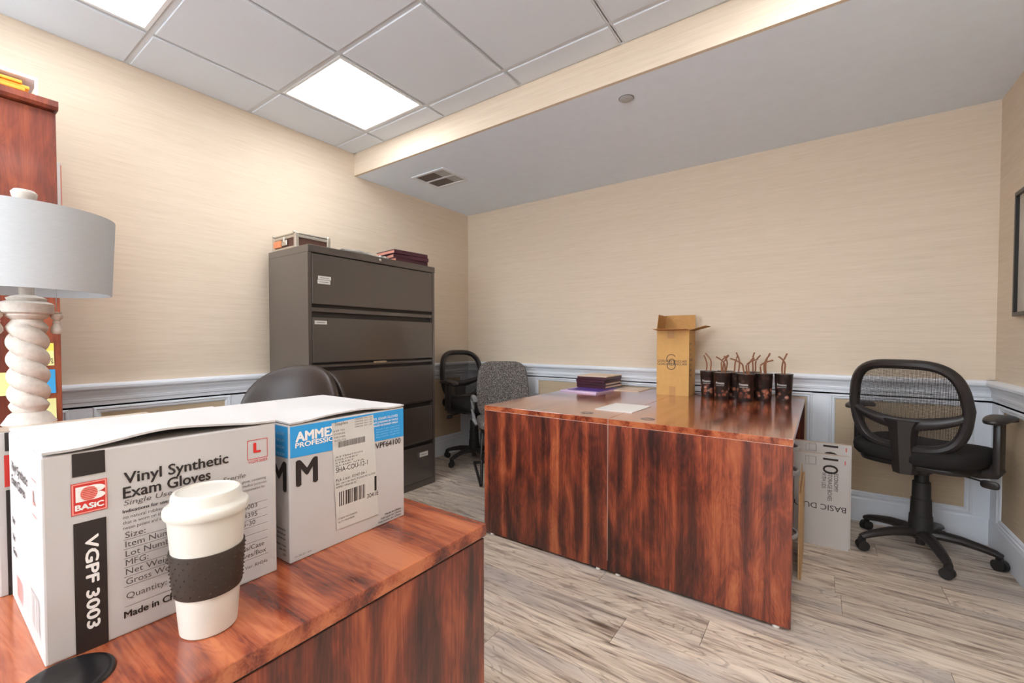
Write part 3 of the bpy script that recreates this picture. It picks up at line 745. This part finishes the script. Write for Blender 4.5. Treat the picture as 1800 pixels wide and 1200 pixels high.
# carton 2 (blue band)
t, dx, dy, h = carton('glove_carton', 'white glove carton with bright blue band and shipping label', 2.0, 2.304, -3.102, -2.846, NZ, .243, .02)
carton_body(t, dx, dy, h, lambda v_: .006*max(0, math.sin(PI*min(1, max(0, (v_-.1)/.75))))**1.5, 4)
e = .0007; O = lambda s_, z_: (e, s_, z_)
b = MB().quad(O(.002, .183), O(dy-.002, .176), O(dy-.002, h-.006), O(.002, h-.006)); b.quad((-dx+.002, -.0007, .183), (-.002, -.0007, .183), (-.002, -.0007, h-.006), (-dx+.002, -.0007, h-.006)); b.build('blue_band', 'ink_blue', t, recalc=False)
e2 = .0012; O2 = lambda s_, z_: (e2, s_, z_)
b = MB().text('AMMEX', O2(.012, .2095), Y, Z, .0165, .081, .045).text('PROFESSIONAL', O2(.011, .199), Y, Z, .0085, .105, .03); b.build('brand_lettering', 'ink_white', t, recalc=False)
b = MB().text('VINYL EXAM GLOVES', O2(.238, .2215), Y, Z, .0048, .075, .008, 'R').text('GANTS D\'EXAMEN EN VINYLE', O2(.238, .2145), Y, Z, .0038, .07, .02, 'R').text('GUANTES DE EXAMEN VINILO', O2(.238, .208), Y, Z, .0038, .07, .02, 'R')
b.build('product_lettering', 'ink_white', t, recalc=False)
b = MB()
for k in range(4): b.text(['Powder Free, Latex Free', 'Sans poudre, sans latex', 'Sin polvo, sin latex', 'Non-sterile, single use'][k], O2(.243, .2005-.0053*k), Y, Z, .0028, .062, 0, 'R')
b.build('feature_print', 'ink_sky', t, recalc=False); b = MB()
for k in range(4): b.text(['VINYL EXAM GLOVES', 'MEDIUM', 'MEDIUM', 'MEDIUM'][k], (-.012, -.0013, .222-.012*k), X, Z, .005, None, .01, 'R')
b.build('end_print', 'ink_sky', t, recalc=False)
MB().text('M', O(.0135, .132), Y, Z, .044, .037, .035).build('size_letter', 'ink_black', t, recalc=False)
MB().text('M', (-.055, -.0007, .125), X, Z, .05, .045, .035).build('size_letter', 'ink_black', t, recalc=False)
MB().text('VPF64100', O(.1795, .1625), Y, Z, .0115, .066, .012).build('item_code', 'ink_black', t, recalc=False)
b = MB()
for k in range(3): b.text(['Made in China', 'Fabriqué en Chine', 'Fabricado en China'][k], O(.245, .0185-.0062*k), Y, Z, .0034, [.043, .053, .06][k], .015, 'R', .25)
b.build('origin_print', 'ink_black', t, recalc=False); b = MB()
for k in range(3): b.text(['Distributed by', 'Distribué par', 'Distribuido por'][k], (-.012, -.0007, .055-.008*k), X, Z, .0036, None, .01, 'R')
for k in range(3): b.text(['Made in China', 'Kent, WA', 'USA'][k], (-.012, -.0007, .027-.008*k), X, Z, .0036, None, .01, 'R')
b.build('address_print', 'ink_black', t, recalc=False)
MB().text('01.06.01.164', O(.008, .008), Y, Z, .003, .03).build('lot_print', 'ink_grey', t, recalc=False)
lb = MB().quad((.0014, .080, .231), (.0014, .089, .028), (.0014, .185, .0265), (.0014, .174, .2345)).build('shipping_label', 'label_paper', t, recalc=True, label='white shipping label with bar codes')
L = lambda s_, z_: (.0018, s_, z_)
def lprint(name, items, mat='ink_grey'):
    b = MB()
    for s_, y_, z_, cap, wd in items: b.text(s_, L(y_, z_), Y, Z, cap, wd)
    b.build(name, mat, lb, recalc=False)
lprint('sender_print', [('Staples', .0865, .2255, .006, .028)])
MB().bars(L(.0935, .183), Y, Z, .06, .0115, 11, .0005, .0012).build('barcode', 'ink_grey', lb, recalc=False)
lprint('route_print', [('SHA-COU-12-1', .088, .1365, .0092, .071)], 'ink_black')
lprint('pick_print', [('Pick Locn: 10047-04-1', .088, .119, .0055, .068), ('SKU: 24411104 VINYL PF EXAM MD GLOVES', .088, .1125, .0038, .09), ('AMMEX VPF64100 -EC', .088, .1065, .0038, .045)])
MB().bars(L(.0945, .071), Y, Z, .058, .0275, 5, .0006, .0024).build('barcode', 'ink_black', lb, recalc=False)
lprint('number_print', [('3041E', .157, .0675, .0085, .028)], 'ink_black')
lprint('address_print', [(w_, .083+.001*k, .214-.0062*k, .003, .024) for k, w_ in enumerate(('SHIP TO', 'STAPLES', 'DELIVER', 'ROUTE'))])
lprint('order_print', [('ORDER 2411 20', .130, .230-.005*k, .0026, .04) for k in range(4)])
lprint('delivery_print', [(w_, .087, .164-.0055*k, .003, (.06, .05, .04, .065)[k]) for k, w_ in enumerate(('ATTENTION', 'DELIVERY', 'STREET', 'SHIP VIA'))])
lprint('footer_print', [('ITEM NUMBER', .092, .046, .003, .042), ('QTY NUMBER', .092, .040, .003, .036)])
MB().rect(L(.1755, .078), Y, Z, .005, .03).build('black_bar', 'ink_black', lb, recalc=False)

# ------------------------------------------------------------------ travel cup
cu = thing('travel_cup', 'cream plastic travel cup with dark dimpled sleeve in front of carton', 'cup', (2.372, -3.248, NZ))
MB().lathe([(0, 0), (.0305, 0), (.0325, .002), (.0335, .012), (.0435, .147), (.0445, .160), (0, .160)], 48).build('cup_body', 'cup_cream', cu, True)
MB().lathe([(.0385, .157), (.0475, .157), (.0485, .160), (.0485, .1655), (.0465, .1685), (.0425, .170), (.0405, .1725), (.0395, .183), (.0375, .186), (.0345, .1865), (.0335, .1845), (0, .1835)], 48).build('lid', 'cup_cream', cu, True)
sl = MB().lathe([(.0365, .054), (.0385, .054), (.0392, .056), (.0431, .109), (.0429, .111), (.0412, .111)], 48).build('sleeve', 'cup_sleeve', cu, True)
b = MB()
for row in range(7):
    for k in range(22):
        a = 2*PI*(k+(row % 2)*.5)/22; zz_ = .0605+row*.0075; rr = .0392+(zz_-.056)*.0736
        b.sell((rr*math.cos(a), rr*math.sin(a), zz_), (.0013, .0017, .0012), 1, 1, 6, 4)
o = b.build('dimple_dots', 'cup_sleeve', sl, True); o['kind'] = 'stuff'

# ------------------------------------------------------------------ things on the desk pair
DZ = .7537
# gold carton, flaps open
gc = thing('gold_carton', 'open kraft gold carton standing on the desk pair', 'carton', (2.10, -.395, DZ), .07)
gw, gd, gh, th = .213, .255, .452, .004
MB().box(0, gw, 0, th, 0, gh).box(0, gw, gd-th, gd, 0, gh).box(0, th, th, gd-th, 0, gh).box(gw-th, gw, th, gd-th, 0, gh).box(th, gw-th, th, gd-th, 0, th).build('carton_wall', 'kraft', gc)
def flapbox(p, R, Uv, w_, l_, name='flap'):
    p, R, Uv = Vector(p), Vector(R).normalized(), Vector(Uv).normalized(); N = R.cross(Uv)*.003
    vs = [p, p+R*w_, p+R*w_*.99+Uv*l_, p+R*w_*.01+Uv*l_]; vs += [q+N for q in vs]
    b = MB(); b.faces(vs, [(0, 1, 2, 3), (7, 6, 5, 4), (0, 4, 5, 1), (1, 5, 6, 2), (2, 6, 7, 3), (3, 7, 4, 0)]); return b.build(name, 'kraft_inside', gc)
flapbox((0, 0, gh), (1, 0, 0), (-.05, -1, .05), gw, .115)
flapbox((gw, gd, gh), (-1, 0, 0), (0, .12, 1), gw, .115)
flapbox((0, gd, gh), (0, -1, 0), (.12, .0, 1), gd, .108)
flapbox((gw, .0, gh), (0, 1, 0), (1, 0, .28), gd, .105)
MB().box(.085, .128, -.0006, 0, .0, .062).box(.07, .118, -.0006, 0, gh-.06, gh).build('tape', 'tape_kraft', gc)
b = MB(); GO = lambda x_, z_: (x_, -.0008, z_)
for k, z_ in enumerate((.2285, .2085)): b.text('GORDON SINCLAIR', GO(.006, z_), X, Z, .016, .196)
def arc(cx, cz, r, a0, a1, wd, n=28):
    for k in range(n):
        p = [a0+(a1-a0)*(k+q)/n for q in (0, 1)]
        b.quad(*[(cx+rr*math.cos(a), -.001, cz+rr*math.sin(a)) for a, rr in ((p[0], r-wd/2), (p[1], r-wd/2), (p[1], r+wd/2), (p[0], r+wd/2))])
arc(.098, .252, .030, .5, PI*1.25, .0045); arc(.098, .205, .027, PI*.8, PI*2.2, .0045); arc(.103, .236, .017, 0, 2*PI, .003); arc(.1, .226, .02, 0, 2*PI, .003)
b.build('print_brown', 'ink_black', gc, recalc=False)
b = MB()
for k, s_ in enumerate(('ITEM', 'NO.', 'QTY', 'N.W. KGS', 'G.W.', 'MEAS FT', 'MADE')): b.text(s_, (gw+.0008, .03, .345-.036*k), Y, Z, .017, bold=.012)
b.build('side_print', 'ink_black', gc, recalc=False)
# black printed cups with brown stalks
cups = [(2.418, -.295, 'leftmost black printed cup, next to the gold carton', 0), (2.522, -.402, 'second black printed cup from the left in the front row', .2), (2.662, -.435, 'third and middle black printed cup in the front row', -.1), (2.752, -.345, 'fourth black printed cup from the left in the front row', 2.0), (2.857, -.312, 'rightmost black printed cup near the desk edge', .1),
        (2.512, -.232, 'black printed cup in the back row behind the second cup', 1.2), (2.592, -.32, 'black printed cup in the back row left of the middle cup', 2.4), (2.678, -.22, 'black printed cup in the back row behind the middle cup', 1.0)]
body = MB().lathe([(0, 0), (.0415, 0), (.0425, .003), (.0503, .166), (.052, .168), (.052, .173), (.049, .173), (.049, .167), (0, .166)], 36).mesh('cup_body', True); body.materials.append(M['cup_print'])
lidm = MB().lathe([(0, .1665), (.0485, .1665), (.049, .171), (.045, .1725), (.041, .169), (0, .169)], 36).mesh('lid', True); lidm.materials.append(M['cup_lid_grey'])
def cyl(rad, zc, a0):
    return lambda x_, y_: (((rad+y_*.052)*math.cos(a0+x_/rad)), (rad+y_*.052)*math.sin(a0+x_/rad), zc+y_)
stalks = [[(-.01, -.008, -.2, .3), (.012, .004, -.6, .4)], [(-.006, .0, .9, .2), (.012, .006, -.9, .3)], [(-.012, 0, -1.3, .2), (.004, .002, .9, .1), (.014, .01, .5, 0)], [(-.014, 0, 1.2, .1), (.004, .006, .4, .2), (.012, 0, .25, .1)], [(-.006, .004, .35, .3), (.008, -.004, -.8, .2)],
          [(-.01, 0, .6, .1), (.01, 0, -.4, .1)], [(-.01, 0, .4, .2), (.014, 0, -.3, .3)], [(-.004, 0, .3, .1), (.01, 0, .6, .1)]]
for k, (x_, y_, lab, rz) in enumerate(cups):
    c_ = thing('paper_cup', lab, 'cup', (x_, y_, DZ), 0, 'black printed cups on the desk')
    link('cup_body', body, c_, rot=(0, 0, rz)); link('lid', lidm, c_)
    if rz < 1:
        b = MB(); a0 = math.atan2(-3.48-y_, 3.04-x_)-.25
        b.text('Privates', None or (0, 0, 0), X, Z, .0145, .052, .006, 'C', fn=cyl(.0477, .100, a0)); b.text('CHOCOLATES', (0, 0, 0), X, Z, .0045, .05, 0, 'C', fn=cyl(.0471, .089, a0))
        b.build('cup_lettering', 'ink_white', c_, recalc=False)
    for (sx_, sy_, lean, sy2) in stalks[k]:
        pts = []; H = .128+.014*math.sin(k*2.1+sx_*90)
        for q in range(11):
            f_ = q/10; bend = max(0, f_-.45)/.55
            pts.append((sx_*(1+.3*f_)+lean*.055*bend**1.5+.004*math.sin(f_*4+k), sy_+.01*sy2*f_, .1665+H*f_*(1-.18*abs(lean)*bend)))
        MB().tube(pts, .0046, 8).build('stalk', 'straw_brown', c_, True)
tag(MB().tube([(2.335+.05*math.cos(q*.5)*(.6+.02*q), -.16+.035*math.sin(q*.5)+.003*q, DZ+.004+.0008*q) for q in range(16)], .003, 8).build('cable', 'black_plastic', None, True), 'thin black cable coiled between the gold carton and the cups', 'cable')
# papers, folders
def sheet(name, label, cat, x_, y_, w_, l_, h_, rz, mat, z=DZ, grp=None):
    return tag(MB().box(-w_/2, w_/2, -l_/2, l_/2, 0, h_, min(.0006, h_*.3), 1).build(name, mat, loc=(x_, y_, z), rot=(0, 0, rz)), label, cat, grp)
sheet('paper_stack', 'white paper pad lying across the seam of the desk pair', 'paper', 2.142, -1.135, .212, .285, .004, -.03, 'paper_white')
sheet('paper_stack', 'beige paper pad between the folder pile and the gold carton', 'paper', 1.855, -.22, .205, .27, .004, -.02, 'paper_beige')
pf_ = thing('folder', 'purple folder with lilac pages at the bottom of the folder pile', 'folder', (1.612, -.46, DZ), -.06, 'folders piled on the left desk')
MB().box(-.148, .148, -.17, .155, 0, .011, .001, 1).build('pages', 'lilac_paper', pf_); MB().box(-.11, .15, -.13, .157, .0112, .0145, .001, 1).build('cover', 'purple_cover', pf_)
pos = [(1.612, -.27, .0), (1.605, -.262, .03), (1.61, -.275, -.02), (1.615, -.268, .015)]; zz_ = DZ+.0148
names = ['lowest maroon folder of the pile, resting on the purple one', 'second maroon folder from the bottom of the pile', 'third maroon folder from the bottom of the pile', 'topmost maroon folder of the pile on the left desk']
for k, (x_, y_, rz) in enumerate(pos):
    f = thing('folder', names[k], 'folder', (x_, y_, zz_), rz-.05, 'folders piled on the left desk')
    MB().box(-.122, .122, -.145, .145, 0, .0035, .0008, 1).box(-.122, .122, -.145, .145, .0175, .021, .0008, 1).box(-.122, .122, -.145, -.1415, .0035, .0175).build('cover', 'maroon_cover', f)
    MB().box(-.118, .119, -.1405, .143, .004, .0172).build('pages', 'paper_beige' if k < 2 else 'maroon_cover', f)
    zz_ += .0213
sheet('paper_stack', 'pale pink crumpled papers on top of the folder pile', 'paper', 1.612, -.268, .25, .29, .006, -.02, 'paper_beige', zz_+.0003)

# flat cartons and cardboard beside the right desk
def flat(label, x0, x1, y0, y1, h_, lean):
    t = thing('flat_carton', label, 'carton', (x1, y0, 0), 0, 'flattened white storage cartons'); t.rotation_euler = (lean, 0, 0)
    w_ = x1-x0; d_ = y1-y0
    MB().box(-w_, 0, 0, .0022, 0, h_).box(-w_, 0, d_-.0022, d_, 0, h_).build('carton_face', 'carton_white', t)
    MB().box(-w_+.001, -.001, .0022, d_-.0022, .001, h_-.002).build('carton_core', 'carton_edge', t)
    return t
fcx = flat('front flattened white storage carton with upside down lettering beside the right desk', 2.62, 3.176, -.555, -.525, .507, -.02)
b = MB(); B_ = lambda x_, z_: (x_-3.176, -.0008, z_)
MB().text('BASIC DUTY', B_(3.164, .232), -X, -Z, .030, .245).build('title_print', 'ink_black', fcx, recalc=False)
MB().text('10', B_(3.060, .488), -Z, X, .068, .085).build('number_print', 'ink_black', fcx, recalc=False)
for k, (s_, wd) in enumerate((('ECONOMY', .098), ('STORAGE BOXES', .152), ('WITH LIDS', .088))): b.text(s_, B_(3.110-.027*k, .408), -Z, X, .0185, wd)
b.build('caption_print', 'ink_black', fcx, recalc=False)
MB().frame(B_(2.98, .442), X, Z, .05, .047, .0012).frame(B_(2.995, .447), X, Z, .032, .042, .001).build('icon_print', 'ink_grey', fcx, recalc=False)
MB().rect(B_(3.155, .46), X, Z, .005, .022).build('print_red', 'red_mark', fcx, recalc=False)
fcy = flat('rear flattened white storage carton rising behind the front one', 2.62, 3.186, -.520, -.490, .562, -.02)
b = MB(); B_ = lambda x_, z_: (x_-3.186, -.0008, z_)
b.text('10', B_(3.060, .553), -Z, X, .068, .085).build('number_print', 'ink_black', fcy, recalc=False)
MB().frame(B_(2.98, .51), X, Z, .05, .04, .0012).frame(B_(2.995, .515), X, Z, .032, .042, .001).build('icon_print', 'ink_grey', fcy, recalc=False)
MB().rect(B_(3.16, .525), X, Z, .005, .022).build('print_red', 'red_mark', fcy, recalc=False)
cb = thing('cardboard_sheet', 'brown corrugated cardboard sheet standing edge-on beside the right desk', 'cardboard', (2.966, -.84, 0))
MB().box(0, .003, -.20, .21, 0, .46).box(.011, .014, -.20, .21, 0, .42).build('liner', 'carton_edge', cb)
pts = [(.003+.008*(q % 2), -.20+.41*q/60) for q in range(61)]
MB().prism(pts+[(p[0]+.0012, p[1]) for p in pts[::-1]], 2, .0, .415).build('fluting', 'carton_edge', cb)

# ------------------------------------------------------------------ mesh task chair
def mesh_chair(label, loc, rz):
    t = thing('mesh_task_chair', label, 'chair', loc, rz, 'black mesh back task chairs')
    # star base
    b = MB().lathe([(.034, .075), (.04, .08), (.042, .115), (.036, .125), (.0, .125)], 24); b.lathe([(0, .045), (.02, .045), (.02, .08), (0, .08)], 16); b.build('hub', 'black_plastic', t, True)
    for k in range(5):
        a = 2*PI*k/5+BASE_ROT[0]; ca, sa = math.cos(a), math.sin(a)
        pts = [(r*ca, r*sa, z) for r, z in ((.02, .105), (.08, .112), (.15, .108), (.22, .094), (.27, .08), (.295, .07))]
        lg = MB().tube(pts, [.034, .032, .028, .025, .022, .018], 10, ry=[.024, .024, .022, .019, .017, .013]).build('base_leg', 'black_plastic', t, True)
        cs = MB(); R_ = Matrix.Translation((.287*ca, .287*sa, .027)) @ Matrix.Rotation(a+.9+k*1.3, 4, 'Z')
        for s_ in (-1, 1):
            for q in range(1):
                n_ = 20; vs = [R_ @ Vector((.026*math.cos(2*PI*i/n_), s_*(.006 if u == 0 else .022), .026*math.sin(2*PI*i/n_))) for u in (0, 1) for i in range(n_)]
                cs.faces(vs, [tuple(range(n_)), tuple(range(n_, 2*n_))]+[(i, (i+1) % n_, n_+(i+1) % n_, n_+i) for i in range(n_)])
        cs.box(-.014, .02, -.006, .006, .0, .042, .002, 1, mat=R_); cs.build('caster', 'black_plastic_matt', lg, True)
    MB().lathe([(.052, .115), (.048, .2), (.045, .203), (.042, .29), (.039, .293), (.037, .38), (.03, .382), (.028, .46), (0, .46)], 24).build('gas_lift', 'black_plastic_matt', t, True)
    MB().box(-.07, .07, -.13, .09, .445, .49, .012, 3).box(-.03, .03, .06, .10, .43, .47, .008, 2).build('tilt_mechanism', 'black_plastic_matt', t, True)
    def bend(p): return Vector((p.x, p.y, p.z+.035*(p.x/.25)**2*.4-.03*max(0, (p.y-.1)/.14)**2))
    MB().sell((0, .01, .543), (.262, .245, .056), .55, .5, 40, 16, bend=bend).build('seat', 'black_fabric', t, True)
    MB().sell((0, .01, .498), (.235, .215, .026), .5, .5, 36, 10).build('seat_shell', 'black_plastic', t, True)
    # backrest, local plane: x across, z up, curved; sits at y = -.2
    zc, az, ax = .80, .215, .232
    def bp(u, v_, off=0.0):      # u,v in metres from backrest centre
        return Vector((u, -.235-.05*(v_/az)*.6 + .055*(u/ax)**2 + off, zc+v_))
    sg = lambda v_, e_: math.copysign(abs(v_)**e_, v_)
    def ring(sx, sz, n=56):
        out = []
        for i in range(n):
            th = 2*PI*i/n; u = sx*sg(math.cos(th), .56); v_ = sz*sg(math.sin(th), .56)
            u *= 1-.10*(v_/az) if v_ > 0 else 1+.12*(v_/az)*.9
            out.append((u, v_))
        return out
    br = MB().tube([bp(u, v_) for u, v_ in ring(ax, az)], .024, 10, True, ry=.027, up=(0, 1, 0)).build('back_frame', 'black_plastic', t, True)
    # cross bar
    cb_ = [bp(-ax*.97+2*ax*.97*k/20, -.03-.06*math.sin(PI*k/20)**.8) for k in range(21)]
    MB().tube(cb_, [.02+.012*math.sin(PI*k/20) for k in range(21)], 10, ry=.022, up=(0, 1, 0)).build('back_crossbar', 'black_plastic', br, True)
    # spine
    sp_ = MB(); prf = [(-.07, .085), (-.105, .066), (-.15, .056), (-.20, .054), (-.25, .056), (-.30, .058), (-.345, .05)]
    vs = []; fs = []
    for (v_, hw) in prf:
        c0 = bp(0, max(v_, -az), -.006); zz__ = zc+v_
        yb = c0.y if v_ > -az else c0.y + .02*((-v_-az)/.13)
        vs += [(-hw, yb+.012, zz__), (-hw*.75, yb-.026, zz__), (0, yb-.046, zz__), (hw*.75, yb-.026, zz__), (hw, yb+.012, zz__), (0, yb+.02, zz__)]
    for k in range(len(prf)-1):
        for q in range(6): fs.append((k*6+q, k*6+(q+1) % 6, k*6+6+(q+1) % 6, k*6+6+q))
    fs += [tuple(range(6)), tuple(range(len(prf)*6-6, len(prf)*6))]
    sp_.faces(vs, fs); sp_.box(-.036, .036, -.225, -.1, .455, .487, .01, 2); sp_.build('spine', 'black_plastic', t, True)
    # mesh cloth
    m_ = MB(); rr_ = [[bp(u*f_, v_*f_, .004) for u, v_ in ring(ax, az)] for f_ in (1, .75, .5, .25)]
    vs = [p for r_ in rr_ for p in r_]+[bp(0, 0, .004)]; fs = []
    for k in range(3):
        for i in range(56): j = (i+1) % 56; fs.append((k*56+i, k*56+j, k*56+56+j, k*56+56+i))
    fs += [(168+i, 168+(i+1) % 56, 224) for i in range(56)]
    m_.faces(vs, fs); m_.build('mesh_cloth', 'chair_mesh', br, True)
    for s_ in (-1, 1):
        ar = MB().box(s_*.285-.014, s_*.285+.014, -.045, .025, .5, .742, .008, 2)
        ar.tube([(s_*.12, -.01, .492), (s_*.22, -.01, .49), (s_*.27, -.01, .50), (s_*.285, -.01, .53)], .016, 10, ry=.03, up=(0, 0, 1)); ar = ar.build('arm_post', 'black_plastic', t, True)
        def ab(p): return Vector((p.x, p.y, p.z-.012*max(0, (p.y-.04)/.1)**2+.006*math.cos(p.y*22)))
        MB().sell((s_*.285, .0, .758), (.045, .125, .016), .6, .75, 28, 10, bend=ab).build('arm_pad', 'black_plastic', t, True)
    lv = MB().tube([(.1, -.02, .468), (.17, -.02, .46), (.235, -.02, .452)], .0045, 8).build('lever', 'black_plastic_matt', t, True)
    MB().sell((.26, -.02, .442), (.034, .007, .02), .6, .8, 16, 8, mat=None).build('lever_paddle', 'black_plastic', lv, True)
    return t
BASE_ROT = [0]
def world_base(angle_deg, rz): return math.radians(angle_deg)-rz
rz1 = math.radians(-28); BASE_ROT[0] = world_base(281.5, rz1)
mesh_chair('black mesh back task chair in the right corner beside the flattened cartons', (3.49, -.335, 0), rz1)
rz2 = math.radians(-102); BASE_ROT[0] = world_base(194, rz2)
mesh_chair('black mesh back task chair in the far left corner behind the grey chair', (.385, -.36, 0), rz2)

# ------------------------------------------------------------------ grey sled chair; local +y = facing
gcx = thing('sled_chair', 'grey speckled fabric chair with grey arms and black sled base', 'chair', (.865, -.505, 0), math.radians(-135))
fb = MB()
for s_ in (-1, 1):
    x_ = s_*.245
    fb.tube([(x_, -.33, .012), (x_, .0, .012), (x_, .31, .012), (x_*.99, .325, .03), (x_*.96, .27, .2), (x_*.93, .21, .39), (x_*.9, .15, .41), (x_*.9, -.15, .40)], .012, 10)
fb.tube([(-.245, -.33, .012), (.245, -.33, .012)], .012, 10); fb.tube([(-.22, -.1, .40), (.22, -.1, .40)], .012, 8)
fb.build('sled_base', 'black_plastic', gcx, True)
MB().sell((0, .03, .45), (.245, .245, .045), .5, .45, 36, 14).build('seat', 'grey_fabric', gcx, True)
def gb(p): return Vector((p.x*(1-.08*max(0, (p.z-.7)/.25)), p.y+.05*(p.x/.24)**2-.16*(p.z-.5), p.z))
MB().sell((0, -.2, .70), (.235, .042, .245), .42, .45, 40, 24, bend=gb).build('backrest', 'grey_fabric', gcx, True)
MB().box(-.05, .05, -.23, -.19, .36, .56, .01, 2).build('back_bracket', 'black_plastic_matt', gcx, True)
for s_ in (-1, 1):
    x_ = s_*.275
    ar = MB().tube([(x_*.88, -.06, .41), (x_*.98, -.09, .46), (x_, -.11, .54), (x_, -.10, .62), (x_, -.05, .66), (x_, .08, .665), (x_, .17, .65)], [.02, .022, .02, .02, .021, .022, .018], 10, ry=[.016]*4+[.013, .013, .012]).build('armrest', 'grey_plastic', gcx, True)

# ------------------------------------------------------------------ brown executive chair
ec = thing('executive_chair', 'dark brown leather office chair behind the glove cartons', 'chair', (.93, -2.47, 0), math.radians(-150))
b = MB().lathe([(.034, .075), (.042, .085), (.04, .12), (0, .125)], 20); b.build('hub', 'black_plastic', ec, True)
for k in range(5):
    a = 2*PI*k/5+.3; ca, sa = math.cos(a), math.sin(a)
    lg = MB().tube([(r*ca, r*sa, z) for r, z in ((.02, .105), (.1, .112), (.2, .095), (.29, .07))], [.026, .025, .021, .015], 8, ry=.013).build('base_leg', 'black_plastic', ec, True)
    MB().sell((.285*ca, .285*sa, .03), (.026, .026, .0295), .7, .8, 14, 10).build('caster', 'black_plastic_matt', lg, True)
MB().lathe([(.03, .12), (.028, .3), (.016, .302), (.016, .42), (0, .42)], 20).build('gas_lift', 'black_plastic_matt', ec, True)
MB().box(-.1, .1, -.15, .1, .41, .45, .01, 2).build('tilt_mechanism', 'black_plastic_matt', ec, True)
MB().sell((0, .02, .49), (.26, .25, .06), .55, .5, 36, 14).build('seat', 'leather_brown', ec, True)
def eb(p): return Vector((p.x*(1-.12*max(0, (p.z-.8)/.2)), p.y+.10*(p.x/.25)**2-.12*(p.z-.5), p.z+.02*math.cos(p.x*9)))
MB().sell((0, -.215, .735), (.265, .05, .25), .6, .55, 44, 24, bend=eb).build('backrest', 'leather_brown', ec, True)
def eb2(p): return eb(p)+Vector((0, -.02, -.012))
MB().sell((0, -.265, .73), (.278, .028, .245), .6, .5, 44, 24, bend=eb2).build('back_shell', 'leather_brown', ec, True)
MB().box(-.04, .04, -.26, -.12, .40, .43, .008, 2).box(-.04, .04, -.285, -.25, .40, .62, .008, 2).build('back_bracket', 'black_plastic_matt', ec, True)
for s_ in (-1, 1):
    MB().tube([(s_*.22, -.12, .45), (s_*.29, -.13, .5), (s_*.30, -.12, .6), (s_*.30, -.02, .63), (s_*.30, .14, .62), (s_*.295, .17, .55), (s_*.22, .14, .46)], .016, 10).build('armrest', 'black_plastic', ec, True)
